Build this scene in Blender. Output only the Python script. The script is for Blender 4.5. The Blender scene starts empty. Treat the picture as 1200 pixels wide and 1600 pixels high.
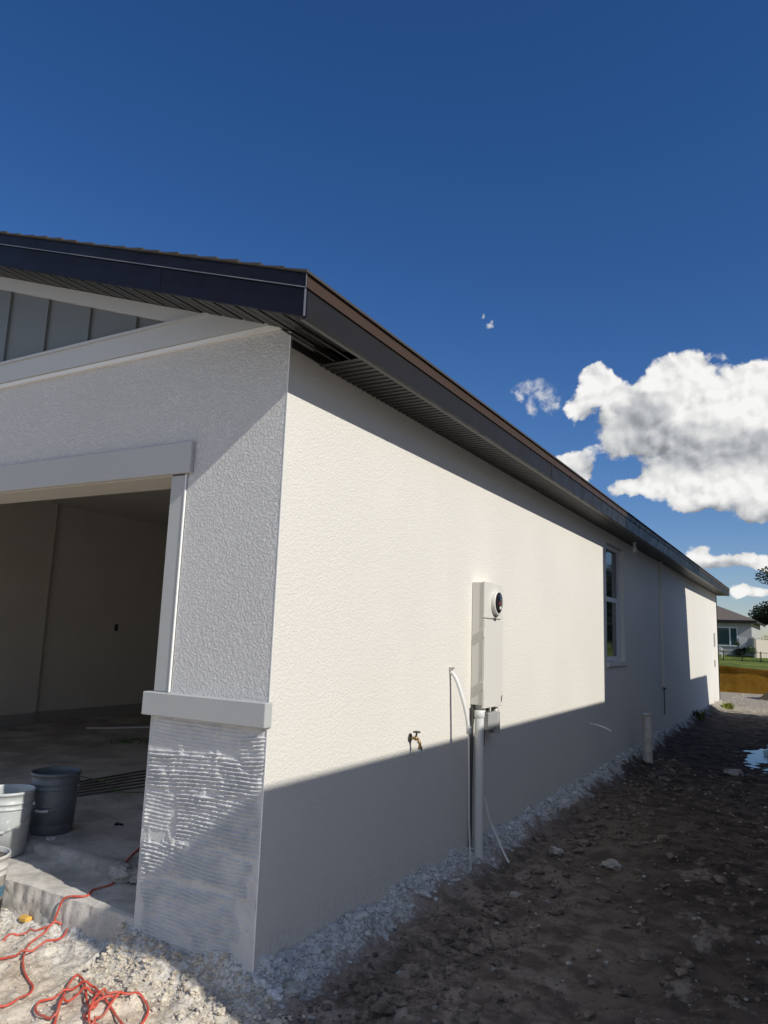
import bpy, math, random
from math import sin, cos, pi, sqrt, exp, floor, hypot
from mathutils import Vector, Matrix, noise
random.seed(7)
D = bpy.data
SC = bpy.context.scene
COL = SC.collection

# ---------------------------------------------------------------- camera
cam_d = D.cameras.new("camera")
cam = D.objects.new("camera", cam_d)
COL.objects.link(cam)
SC.camera = cam
cam_d.sensor_fit = 'HORIZONTAL'
cam_d.sensor_width = 36.0
cam_d.lens = 36.0 * 1150.98 / 1200.0
cam_d.clip_start = 0.05
cam_d.clip_end = 3000.0
RT, UP, FW = (0.8690, 0.4935, 0.0359), (0.0490, -0.1588, 0.9861), (-0.4923, 0.8552, 0.1625)
rt = Vector(RT).normalized()
fw = Vector(FW); fw = (fw - rt * fw.dot(rt)).normalized()
up = rt.cross(fw).normalized()
m = Matrix((( rt.x, up.x, -fw.x, 2.163), (rt.y, up.y, -fw.y, -2.766), (rt.z, up.z, -fw.z, 1.478), (0, 0, 0, 1)))
cam.matrix_world = m

# ---------------------------------------------------------------- sun and exposure
SUN = Vector((1.0, -0.19, 0.72)).normalized()
sun_d = D.lights.new("sun", 'SUN')
sun_d.energy = 4.2
sun_d.angle = math.radians(0.55)
sun_d.color = (1.0, 0.955, 0.87)
sun = D.objects.new("sun", sun_d)
COL.objects.link(sun)
sun.rotation_euler = SUN.to_track_quat('Z', 'Y').to_euler()
sun.location = (12, -4, 10)
SC.view_settings.view_transform = 'Standard'
SC.view_settings.look = 'None'
SC.view_settings.gamma = 1.0
SC.view_settings.exposure = 0.0
SC.render.engine = 'CYCLES'
SC.cycles.max_bounces = 8
SC.cycles.diffuse_bounces = 5
SC.cycles.use_denoising = True

# ---------------------------------------------------------------- node helpers
class NT:
    def __init__(s, tree):
        s.t = tree; s.n = tree.nodes; s.l = tree.links
    def put(s, sock, v):
        if v is None: return
        if isinstance(v, bpy.types.NodeSocket): s.l.new(v, sock)
        else:
            try: sock.default_value = v
            except Exception: sock.default_value = (*v, 1.0)
    def math(s, op, a, b=None, c=None, clamp=False):
        n = s.n.new('ShaderNodeMath'); n.operation = op; n.use_clamp = clamp
        s.put(n.inputs[0], a); s.put(n.inputs[1], b); s.put(n.inputs[2], c)
        return n.outputs[0]
    def vmath(s, op, a, b=None, out=0):
        n = s.n.new('ShaderNodeVectorMath'); n.operation = op
        s.put(n.inputs[0], a); s.put(n.inputs[1], b)
        return n.outputs[out]
    def noise(s, vec, scale, detail=3, rough=0.5, dist=0.0, dim='3D', color=False):
        n = s.n.new('ShaderNodeTexNoise'); n.noise_dimensions = dim
        s.put(n.inputs['Vector'], vec); n.inputs['Scale'].default_value = scale
        n.inputs['Detail'].default_value = detail; n.inputs['Roughness'].default_value = rough
        n.inputs['Distortion'].default_value = dist
        return n.outputs[1 if color else 0]
    def voro(s, vec, scale, feat='F1', smooth=None, dim='3D', detail=0):
        n = s.n.new('ShaderNodeTexVoronoi'); n.feature = feat; n.voronoi_dimensions = dim
        s.put(n.inputs['Vector'], vec); n.inputs['Scale'].default_value = scale
        n.inputs['Detail'].default_value = detail
        if smooth is not None: n.inputs['Smoothness'].default_value = smooth
        return n.outputs[0]
    def ss(s, v, a, b, lo=0.0, hi=1.0):
        n = s.n.new('ShaderNodeMapRange'); n.interpolation_type = 'SMOOTHSTEP'
        s.put(n.inputs[0], v); n.inputs[1].default_value = a; n.inputs[2].default_value = b
        n.inputs[3].default_value = lo; n.inputs[4].default_value = hi
        return n.outputs[0]
    def mix(s, f, a, b, mode='MIX'):
        n = s.n.new('ShaderNodeMix'); n.data_type = 'RGBA'; n.blend_type = mode
        s.put(n.inputs[0], f); s.put(n.inputs[6], a); s.put(n.inputs[7], b)
        return n.outputs[2]
    def comb(s, x, y, z):
        n = s.n.new('ShaderNodeCombineXYZ')
        s.put(n.inputs[0], x); s.put(n.inputs[1], y); s.put(n.inputs[2], z)
        return n.outputs[0]
    def sep(s, v):
        n = s.n.new('ShaderNodeSeparateXYZ'); s.put(n.inputs[0], v); return n.outputs
    def bump(s, h, dist, strength=1.0, normal=None):
        n = s.n.new('ShaderNodeBump'); n.inputs['Distance'].default_value = dist
        n.inputs['Strength'].default_value = strength; s.put(n.inputs['Height'], h)
        if normal is not None: s.put(n.inputs['Normal'], normal)
        return n.outputs[0]

def mat(name, color=(.5, .5, .5), rough=.6, metal=0.0, spec=.5):
    mt = D.materials.new(name); mt.use_nodes = True
    T = NT(mt.node_tree)
    b = T.n['Principled BSDF']
    b.inputs['Base Color'].default_value = (*color, 1)
    b.inputs['Roughness'].default_value = rough
    b.inputs['Metallic'].default_value = metal
    b.inputs['Specular IOR Level'].default_value = spec
    T.b = b; T.m = mt
    T.P = T.n.new('ShaderNodeTexCoord').outputs['Object']
    g = T.n.new('ShaderNodeNewGeometry'); T.W = g.outputs['Position']
    return T

# ---------------------------------------------------------------- world: physical sky with cumulus
SC.world = D.worlds.new("World")
SC.world.use_nodes = True
T = NT(SC.world.node_tree)
T.n.clear()
sky = T.n.new('ShaderNodeTexSky'); sky.sky_type = 'NISHITA'; sky.sun_disc = False
sky.sun_elevation = math.asin(SUN.z)
sky.sun_rotation = math.atan2(SUN.x, SUN.y)
sky.altitude = 0; sky.air_density = 1.0; sky.dust_density = 0.15; sky.ozone_density = 2.0
SKY_S = 0.088
hsv = T.n.new('ShaderNodeHueSaturation'); hsv.inputs['Saturation'].default_value = 1.22
T.l.new(T.vmath('MULTIPLY', sky.outputs[0], (.86, .885, 1.08)), hsv.inputs['Color'])
skyc = hsv.outputs[0]
skyrad = T.vmath('SCALE', skyc); skyrad.node.inputs['Scale'].default_value = SKY_S
dirv = T.n.new('ShaderNodeTexCoord').outputs['Generated']
dx, dy, dz = T.sep(dirv)
inv = T.math('DIVIDE', 1.0, T.math('MAXIMUM', dy, 0.05))
u = T.math('MULTIPLY', dx, inv); v = T.math('MULTIPLY', dz, inv)
p = T.comb(u, v, 0.0)
wn = T.noise(p, 16, 5, .6, color=True)
warp = T.vmath('SCALE', T.vmath('SUBTRACT', wn, (.5, .5, .5))); warp.node.inputs['Scale'].default_value = 0.028
pw = T.vmath('ADD', p, warp)
BL = [(-0.2508,0.3603,0.0268,0.0355),(-0.2655,0.3209,0.0269,0.0224),(-0.2296,0.3536,0.0175,0.0185),(-0.2093,0.3214,0.0238,0.029),
(-0.1168,0.3553,0.0372,0.0385),(-0.1522,0.3427,0.0353,0.039),(-0.1825,0.3108,0.0489,0.0392),(-0.0573,0.3192,0.0487,0.0469),
(-0.0149,0.3068,0.0464,0.0521),(-0.2032,0.2737,0.0591,0.032),(-0.1191,0.2754,0.0747,0.0443),(-0.0362,0.2698,0.0605,0.0489),
(0.0242,0.2696,0.0516,0.0567),(0.09,0.29,0.08,0.06),(-0.2768,0.2332,0.032,0.0201),(-0.1978,0.199,0.0358,0.0156),(-0.152,0.2166,0.0374,0.0205),
(-0.1219,0.1808,0.0389,0.0232),(-0.0677,0.2005,0.0369,0.0276),(-0.0406,0.1666,0.0409,0.0253),(0.0061,0.1735,0.0515,0.0278),(0.1,0.17,0.08,0.03),
(-0.1149,0.1114,0.0178,0.0178),(-0.0887,0.1013,0.0244,0.0096),(-0.0599,0.1056,0.014,0.0094),(-0.0407,0.0975,0.0137,0.0108),
(-0.0108,0.1001,0.0237,0.0122),(0.07,0.105,0.05,0.015),(-0.0713,0.0665,0.0141,0.0094),(-0.0477,0.0635,0.0164,0.0077),(0.02,0.06,0.04,0.01)]
F = None
BL += [(-.104,.232,.03,.02),(-.290,.245,.018,.016),(-.268,.232,.020,.015),(-.05,.235,.04,.02)]
for (cx, cy, rx, ry) in BL:
    if ry < .022: rx *= 1.12; ry *= 1.28
    d = T.vmath('LENGTH', T.vmath('MULTIPLY', T.vmath('SUBTRACT', pw, (cx, cy, 0)), (1/rx, 1/ry, 0)), out=1)
    f = T.math('MULTIPLY', T.math('EXPONENT', T.math('MULTIPLY', T.math('MULTIPLY', d, d), -1.25)), 1.0)
    F = f if F is None else T.math('ADD', F, f)
F = T.math('MULTIPLY', T.math('SUBTRACT', T.math('MINIMUM', F, 1.5), .46), 1.25)
nd = T.noise(pw, 30, 9, .66)
vb = T.voro(pw, 42, 'SMOOTH_F1', .6, detail=2)
det = T.math('ADD', T.math('MULTIPLY', T.math('SUBTRACT', nd, .5), 1.15), T.math('MULTIPLY', T.math('SUBTRACT', .42, vb), .45))
F2 = T.math('ADD', F, det)
alpha = T.math('MULTIPLY', T.ss(F2, -.07, .22), T.ss(F, -.36, -.16))
# wisps: thin torn cloud
WB = [(-0.3347,0.3610,0.026,0.012),(-0.318,0.3530,0.020,0.010),(-0.304,0.3355,0.016,0.016),(-0.3364,0.3320,0.008,0.018),(-0.352,0.352,0.008,0.014),(-0.3979,0.4713,0.0070,0.0040),(-0.3945,0.4760,0.0040,0.0040),(-0.4098,0.4881,0.0028,0.0035)]
Wf = None
for (cx, cy, rx, ry) in WB:
    d = T.vmath('LENGTH', T.vmath('MULTIPLY', T.vmath('SUBTRACT', pw, (cx, cy, 0)), (1/rx, 1/ry, 0)), out=1)
    f = T.math('SUBTRACT', 1.0, d)
    Wf = f if Wf is None else T.math('SMOOTH_MAX', Wf, f, 0.12)
wn2 = T.noise(pw, 60, 6, .7)
walpha = T.math('MULTIPLY', T.ss(T.math('ADD', Wf, T.math('MULTIPLY', T.math('SUBTRACT', wn2, .48), 3.2)), -.2, 1.3), .72)
walpha = T.math('MULTIPLY', walpha, T.ss(Wf, -.5, .2))
alpha = T.math('MAXIMUM', alpha, walpha)
# form shading of the cumulus: bulges catch the sun on their upper right side
off = T.vmath('ADD', pw, (.0065, .0075, 0))
nd2 = T.noise(off, 30, 4, .55); nd1 = T.noise(pw, 30, 4, .55)
vb2 = T.voro(off, 42, 'SMOOTH_F1', .6, detail=1); vb1 = T.voro(pw, 42, 'SMOOTH_F1', .6, detail=1)
rel = T.math('ADD', T.math('MULTIPLY', T.math('SUBTRACT', nd1, nd2), 1.5), T.math('MULTIPLY', T.math('SUBTRACT', vb2, vb1), .55))
GB = [(-.165,.262,.075,.030),(-.10,.245,.10,.026),(-.01,.245,.09,.024),(.07,.25,.08,.03),(-.215,.235,.05,.022),(-.245,.30,.02,.02),
      (-.10,.165,.05,.014),(-.03,.150,.06,.016),(.06,.15,.08,.02),(-.09,.096,.03,.007),(-.18,.30,.04,.03)]
G = None
for (cx, cy, rx, ry) in GB:
    d = T.vmath('LENGTH', T.vmath('MULTIPLY', T.vmath('SUBTRACT', pw, (cx, cy, 0)), (1/rx/1.35, 1/ry/1.35, 0)), out=1)
    f = T.math('SUBTRACT', 1.0, d)
    G = f if G is None else T.math('SMOOTH_MAX', G, f, 0.25)
G = T.ss(G, -.15, .75)
edge = T.ss(F2, .05, .6)
lum = T.math('SUBTRACT', .90, T.math('MULTIPLY', G, .43))
lum = T.math('SUBTRACT', lum, T.math('MULTIPLY', T.math('MULTIPLY', T.math('SUBTRACT', 1.0, edge), .12), 1.0))
lum = T.math('ADD', lum, T.math('MULTIPLY', rel, .42))
lum = T.math('MINIMUM', T.math('MAXIMUM', lum, .27), .93)
ccol = T.vmath('MULTIPLY', T.mix(T.ss(lum, .3, .85), (.93, .98, 1.05, 1), (1.0, .995, .985, 1)), T.comb(lum, lum, lum))
full = T.mix(alpha, skyrad, ccol)
# unseen clouds behind and beside the camera, added to raise the fill light
an = T.noise(dirv, 3.1, 4, .55)
az = T.math('ADD', T.math('MULTIPLY', dy, -1.0), T.math('MULTIPLY', dx, .25))
acov = T.math('MULTIPLY', T.ss(an, .47, .56), T.math('MULTIPLY', T.ss(az, -.15, .25), T.ss(dz, .02, .10)))
asky = T.mix(acov, skyrad, T.mix(an, (.36, .43, .54, 1), (.63, .69, .80, 1)))
bgA = T.n.new('ShaderNodeBackground'); T.put(bgA.inputs[0], asky); bgA.inputs[1].default_value = 1.0
bgB = T.n.new('ShaderNodeBackground'); T.put(bgB.inputs[0], full); bgB.inputs[1].default_value = 1.0
win = T.math('MULTIPLY', T.math('GREATER_THAN', dy, .3), T.math('MULTIPLY', T.math('GREATER_THAN', u, -.46), T.math('GREATER_THAN', v, -.01)))
win = T.math('MULTIPLY', win, T.math('MULTIPLY', T.math('LESS_THAN', u, .22), T.math('LESS_THAN', v, .54)))
ms = T.n.new('ShaderNodeMixShader')
T.put(ms.inputs[0], win); T.l.new(bgA.outputs[0], ms.inputs[1]); T.l.new(bgB.outputs[0], ms.inputs[2])
wo = T.n.new('ShaderNodeOutputWorld'); T.l.new(ms.outputs[0], wo.inputs[0])

# ---------------------------------------------------------------- materials
def stucco(name, col, amt=1.0, fine=False):
    T = mat(name, col, .85, spec=.25)
    if fine:
        h = T.noise(T.W, 160, 4, .6)
        T.put(T.b.inputs['Normal'], T.bump(h, .0016 * amt))
    else:
        wv = T.vmath('ADD', T.W, T.vmath('SCALE', T.noise(T.W, 30, 2, .5, color=True)))
        wv.node.inputs[1].links[0].from_node.inputs['Scale'].default_value = .012
        a = T.noise(wv, 88, 3, .55)
        h = T.ss(a, .38, .66)
        b = T.noise(T.W, 170, 3, .6)
        h2 = T.math('ADD', h, T.math('MULTIPLY', b, .5))
        T.put(T.b.inputs['Normal'], T.bump(h2, .0021 * amt))
    big = T.noise(T.W, .9, 4, .55)
    c1 = tuple(x * .965 for x in col) + (1,)
    cc = T.mix(T.ss(big, .38, .66), c1, (*col, 1))
    if not fine:
        zz = T.sep(T.W)[2]
        sp = T.math('MULTIPLY', T.ss(T.math('ADD', zz, T.math('MULTIPLY', T.noise(T.W, 7, 5, .7), -.30)), -.12, .10, 1, 0), T.ss(T.noise(T.W, 40, 3, .7), .40, .62))
        cc = T.mix(T.math('MULTIPLY', sp, .22), cc, (.30, .27, .24, 1))
        spk = T.ss(T.noise(T.W, 26, 2, .5), .74, .78)
        cc = T.mix(T.math('MULTIPLY', spk, .35), cc, (.45, .42, .38, 1))
    T.put(T.b.inputs['Base Color'], cc)
    return T.m
M = {}
M['stucco'] = stucco('white_stucco', (.72, .695, .635), .7)
M['stucco_front'] = stucco('white_stucco_coarse', (.70, .70, .69), 2.2)
M['trim'] = stucco('grey_smooth_trim_stucco', (.44, .45, .445), 1.0, True)
M['trim_lintel'] = stucco('smooth_lintel_stucco', (.48, .485, .485), 1.0, True)
M['bead'] = mat('white_corner_bead', (.82, .82, .80), .5).m
# scratch coat
T = mat('scratch_coat_cement', (.60, .61, .60), .9, spec=.2)
a = T.noise(T.W, 5, 4, .6)
T.put(T.b.inputs['Base Color'], T.mix(T.ss(a, .35, .65), (.54, .545, .55, 1), (.63, .635, .63, 1)))
T.put(T.b.inputs['Normal'], T.bump(T.noise(T.W, 120, 5, .7), .0040))
M['scratch'] = T.m
# painted wood/fibre cement
T = mat('pale_trim_board', (.50, .515, .52), .55)
T.put(T.b.inputs['Normal'], T.bump(T.noise(T.W, 40, 3, .6), .0006))
M['board'] = T.m
T = mat('blue_grey_siding', (.155, .175, .185), .6)
T.put(T.b.inputs['Normal'], T.bump(T.noise(T.vmath('MULTIPLY', T.W, (1, 1, .08)), 60, 4, .6), .0008))
M['siding'] = T.m
def bronze(name, col, rough):
    T = mat(name, col, rough, spec=.22)
    n = T.noise(T.vmath('MULTIPLY', T.W, (.7, .7, 5)), 2.2, 3, .5)
    T.put(T.b.inputs['Normal'], T.bump(n, .003))
    T.put(T.b.inputs['Roughness'], T.ss(T.noise(T.W, 7, 4, .6), .3, .7, rough - .06, rough + .1))
    return T.m
M['fascia'] = bronze('dark_bronze_aluminium', (.020, .019, .019), .40)
M['rake_fascia'] = bronze('sky_tinted_rake_fascia', (.0035, .004, .013), .45)  # dark bronze turned navy: the sky's reflection is put into the base colour
M['drip'] = bronze('brown_drip_edge_metal', (.060, .038, .026), .45)
M['drip_rake'] = bronze('sky_tinted_rake_metal', (.005, .006, .017), .42)  # blue of the reflected sky painted into the drip metal
M['soffit'] = mat('dark_soffit_aluminium', (.030, .028, .026), .42).m
T = mat('asphalt_shingle', (.05, .045, .042), .95)
n = T.noise(T.W, 300, 2, .7)
T.put(T.b.inputs['Base Color'], T.mix(T.ss(n, .3, .7), (.025, .023, .022, 1), (.085, .075, .07, 1)))
M['shingle'] = T.m
T = mat('roof_deck_underside', (.03, .025, .02), .9); M['deck'] = T.m
T = mat('bare_interior_wall', (.23, .215, .19), .85)
T.put(T.b.inputs['Base Color'], T.mix(T.noise(T.W, 2.2, 5, .6), (.50, .47, .42, 1), (.62, .59, .54, 1)))
M['inner'] = T.m
M['inner_base'] = mat('grey_base_course', (.30, .29, .27), .8).m
def concrete(name, c0, c1, sc=3, bump=.004):
    T = mat(name, c0, .9, spec=.3)
    n = T.noise(T.W, sc, 6, .62, .4)
    n2 = T.noise(T.W, sc * 14, 4, .65)
    f = T.math('ADD', T.math('MULTIPLY', n, .75), T.math('MULTIPLY', n2, .25))
    T.put(T.b.inputs['Base Color'], T.mix(T.ss(f, .36, .64), (*c0, 1), (*c1, 1)))
    T.put(T.b.inputs['Normal'], T.bump(T.math('ADD', n2, T.math('MULTIPLY', T.noise(T.W, 180, 3, .7), .5)), bump))
    return T.m
M['slab'] = concrete('dusty_garage_concrete', (.27, .255, .235), (.50, .475, .445), 2.2, .0012)
M['ledge'] = concrete('rough_cement_ledge', (.40, .38, .34), (.66, .62, .56), 6, .0028)
M['rubble_grey'] = concrete('grey_mortar_chunk', (.22, .21, .19), (.45, .44, .41), 12, .003)
M['rubble_white'] = concrete('white_plaster_lump', (.42, .43, .43), (.74, .74, .72), 14, .003)
M['rubble_sand'] = concrete('sandy_plaster_lump', (.42, .36, .28), (.74, .67, .55), 14, .003)
M['clod'] = concrete('brown_dirt_clod', (.08, .064, .052), (.24, .192, .155), 16, .003)
M['pvc'] = mat('white_pvc', (.68, .68, .66), .38).m
T = mat('dusty_pvc', (.55, .54, .50), .55)
T.put(T.b.inputs['Base Color'], T.mix(T.ss(T.noise(T.W, 9, 5, .65), .35, .7), (.60, .60, .57, 1), (.42, .39, .34, 1)))
M['pvc_dirty'] = T.m
M['cabinet'] = mat('overpainted_grey_steel', (.66, .645, .59), .45).m
M['cabinet_grey'] = mat('grey_steel_box', (.40, .40, .385), .45, .1).m
M['glass_dark'] = mat('dark_meter_glass', (.012, .010, .012), .06).m
M['dial_red'] = mat('meter_label_red', (.16, .03, .04), .5).m
M['brass'] = mat('brass', (.30, .21, .10), .45, 1.0).m
M['dark_metal'] = mat('dark_painted_metal', (.05, .05, .045), .5).m
M['teal'] = mat('teal_tag', (.03, .35, .42), .5).m
T = mat('window_glass', (.02, .035, .035), .04, spec=.9); M['glass'] = T.m
M['vinyl'] = mat('white_vinyl', (.62, .63, .64), .4).m
def plastic(name, c, dirt, rough=.45):
    T = mat(name, c, rough)
    n = T.noise(T.W, 34, 5, .7); n2 = T.noise(T.vmath('MULTIPLY', T.W, (1, 1, .25)), 60, 3, .6)
    f = T.math('MULTIPLY', T.ss(n, .54, .66), T.ss(n2, .45, .62))
    T.put(T.b.inputs['Base Color'], T.mix(f, (*c, 1), (*dirt, 1)))
    T.put(T.b.inputs['Roughness'], T.ss(f, 0, 1, rough, .85))
    return T.m
M['bucket_dark'] = plastic('dark_grey_bucket_plastic', (.115, .135, .15), (.26, .27, .27), .4)
M['bucket_light'] = plastic('pale_grey_bucket_plastic', (.46, .485, .48), (.75, .75, .72), .45)
M['bucket_white'] = plastic('dusty_white_bucket_plastic', (.60, .58, .545), (.42, .39, .34), .45)
M['inner_mud'] = concrete('dried_mud_lining', (.22, .19, .16), (.4, .37, .33), 20, .004)
M['wire'] = mat('bucket_wire', (.30, .30, .30), .35, .9).m
M['grip'] = mat('plastic_grip', (.50, .51, .52), .5).m
M['blue'] = mat('blue_label_band', (.015, .16, .30), .5).m
M['black'] = mat('black_print', (.02, .02, .02), .5).m
T = mat('orange_red_cord', (.62, .09, .045), .5)
T.put(T.b.inputs['Base Color'], T.mix(T.ss(T.noise(T.W, 20, 4, .6), .45, .7), (.56, .075, .045, 1), (.46, .18, .13, 1)))
M['cord'] = T.m
M['yellow'] = concrete('yellow_foam', (.75, .42, .08), (.85, .55, .15), 30, .004)
M['grass_string'] = mat('green_string', (.06, .12, .03), .7).m

# ground: pale sand and plaster dust in front, brown soil along the side
T = mat('construction_soil', (.2, .17, .14), .95, spec=.2)
x, y, z = T.sep(T.W)
nb = T.noise(T.W, .9, 5, .6); nm = T.noise(T.W, 6, 6, .65, .3); nf = T.noise(T.W, 55, 5, .7)
w1 = T.math('ADD', T.math('MULTIPLY', T.math('SUBTRACT', nm, .5), .9), T.math('MULTIPLY', T.math('SUBTRACT', nb, .5), .5))
brown = T.mix(T.ss(nm, .36, .66), (.105, .084, .068, 1), (.30, .24, .195, 1))
brown = T.mix(T.ss(T.math('ADD', nm, T.math('MULTIPLY', nf, .6)), .82, 1.0), brown, (.36, .30, .25, 1))
dark = T.mix(T.ss(nm, .35, .65), (.028, .022, .018, 1), (.110, .085, .067, 1))
brown = T.mix(T.ss(T.math('ADD', T.math('MULTIPLY', x, .45), T.math('ADD', T.math('MULTIPLY', y, .12), w1)), .25, 1.1), brown, dark)
sand = T.mix(T.ss(T.math('ADD', T.math('MULTIPLY', nm, .7), T.math('MULTIPLY', nf, .3)), .36, .62), (.42, .345, .26, 1), (.78, .69, .56, 1))
white = T.mix(T.ss(nf, .36, .6), (.30, .29, .275, 1), (.72, .72, .70, 1))
# front area test: x + small noise below the line from the corner
fr = T.math('ADD', T.math('MULTIPLY', x, 1.0), T.math('ADD', T.math('MULTIPLY', y, 1.1), w1))
c = T.mix(T.ss(fr, -.25, .32), sand, brown)
near = T.math('ADD', T.math('ADD', x, T.math('MULTIPLY', y, .008)), T.math('MULTIPLY', w1, .55))
c = T.mix(T.math('MULTIPLY', T.ss(near, .06, .22, 1, 0), T.math('MULTIPLY', T.ss(y, -.2, .05), T.ss(y, 14, 21, 1, .35))), c, white)
edgef = T.math('MULTIPLY', T.ss(T.math('ADD', y, T.math('MULTIPLY', w1, .2)), -.36, -.18), T.math('MULTIPLY', T.ss(x, .25, .0), T.ss(y, .1, .2, 1, 0)))
c = T.mix(T.math('MULTIPLY', edgef, .4), c, white)
pale = T.math('MULTIPLY', T.ss(T.noise(T.vmath('MULTIPLY', T.W, (1, .6, 1)), 2.3, 5, .62, .5), .60, .68), T.ss(x, .35, .6))
c = T.mix(T.math('MULTIPLY', pale, .55), c, (.33, .29, .25, 1))
far = T.ss(T.math('ADD', y, T.math('MULTIPLY', w1, 3)), 16, 19)
c = T.mix(far, c, T.mix(nm, (.24, .205, .16, 1), (.44, .39, .31, 1)))
T.put(T.b.inputs['Base Color'], c)
hgt = T.math('ADD', T.math('MULTIPLY', nf, .5), T.math('ADD', T.math('MULTIPLY', nm, 1.2), T.math('MULTIPLY', T.noise(T.W, 190, 3, .7), .12)))
T.put(T.b.inputs['Normal'], T.bump(hgt, .017))
wet = T.math('MULTIPLY', T.ss(T.math('ADD', T.math('MULTIPLY', x, .5), w1), .7, 1.3), T.ss(z, -.155, -.12, 1, .15))
T.put(T.b.inputs['Roughness'], T.ss(wet, 0, 1, .95, .38))
M['soil'] = T.m
T = mat('puddle_water', (.02, .018, .015), .02, spec=.6)
T.put(T.b.inputs['Normal'], T.bump(T.noise(T.W, 5, 2, .5), .0006))
M['water'] = T.m
T = mat('orange_clay_bank', (.30, .14, .03), .9, spec=.1)
n = T.noise(T.vmath('MULTIPLY', T.W, (1, 1, .6)), 1.3, 6, .62)
T.put(T.b.inputs['Base Color'], T.mix(T.ss(n, .34, .66), (.17, .085, .008, 1), (.26, .14, .025, 1)))
T.put(T.b.inputs['Normal'], T.bump(T.noise(T.W, 6, 5, .6), .012))
M['clay'] = T.m
T = mat('cut_grass', (.1, .14, .03), .9, spec=.2)
n = T.noise(T.vmath('MULTIPLY', T.W, (1, .35, 1)), .8, 6, .65)
T.put(T.b.inputs['Base Color'], T.mix(T.ss(n, .35, .65), (.075, .115, .014, 1), (.17, .20, .035, 1)))
T.put(T.b.inputs['Normal'], T.bump(T.noise(T.W, 14, 4, .7), .06))
M['grass'] = T.m
M['far_wall'] = mat('far_grey_render', (.40, .395, .38), .85).m
M['far_wall_light'] = mat('far_pale_render', (.58, .57, .55), .85).m
T = mat('far_roof_shingle', (.10, .085, .07), .95)
T.put(T.b.inputs['Base Color'], T.mix(T.noise(T.W, 3, 4, .7), (.10, .085, .07, 1), (.16, .13, .11, 1)))
M['far_roof'] = T.m
M['far_glass'] = mat('far_window_glass', (.02, .06, .06), .08).m
M['beige'] = mat('beige_vinyl_fence', (.55, .49, .41), .6).m
M['fence'] = mat('black_fence_metal', (.012, .012, .003), .5).m
def leafmat(name, a, b):
    T = mat(name, a, .65, spec=.3)
    oi = T.noise(T.W, 9, 2, .5)
    T.put(T.b.inputs['Base Color'], T.mix(T.ss(oi, .35, .65), (*a, 1), (*b, 1)))
    return T.m
M['leaf_dark'] = leafmat('dark_foliage', (.014, .024, .010), (.04, .058, .022))
M['leaf_mid'] = leafmat('green_foliage', (.045, .075, .02), (.10, .13, .045))
M['leaf_yellow'] = leafmat('yellow_green_foliage', (.16, .20, .03), (.30, .34, .06))
M['bark'] = mat('bark', (.09, .07, .05), .9).m
M['neigh'] = mat('pale_primer_render', (.62, .60, .56), .9).m

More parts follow.
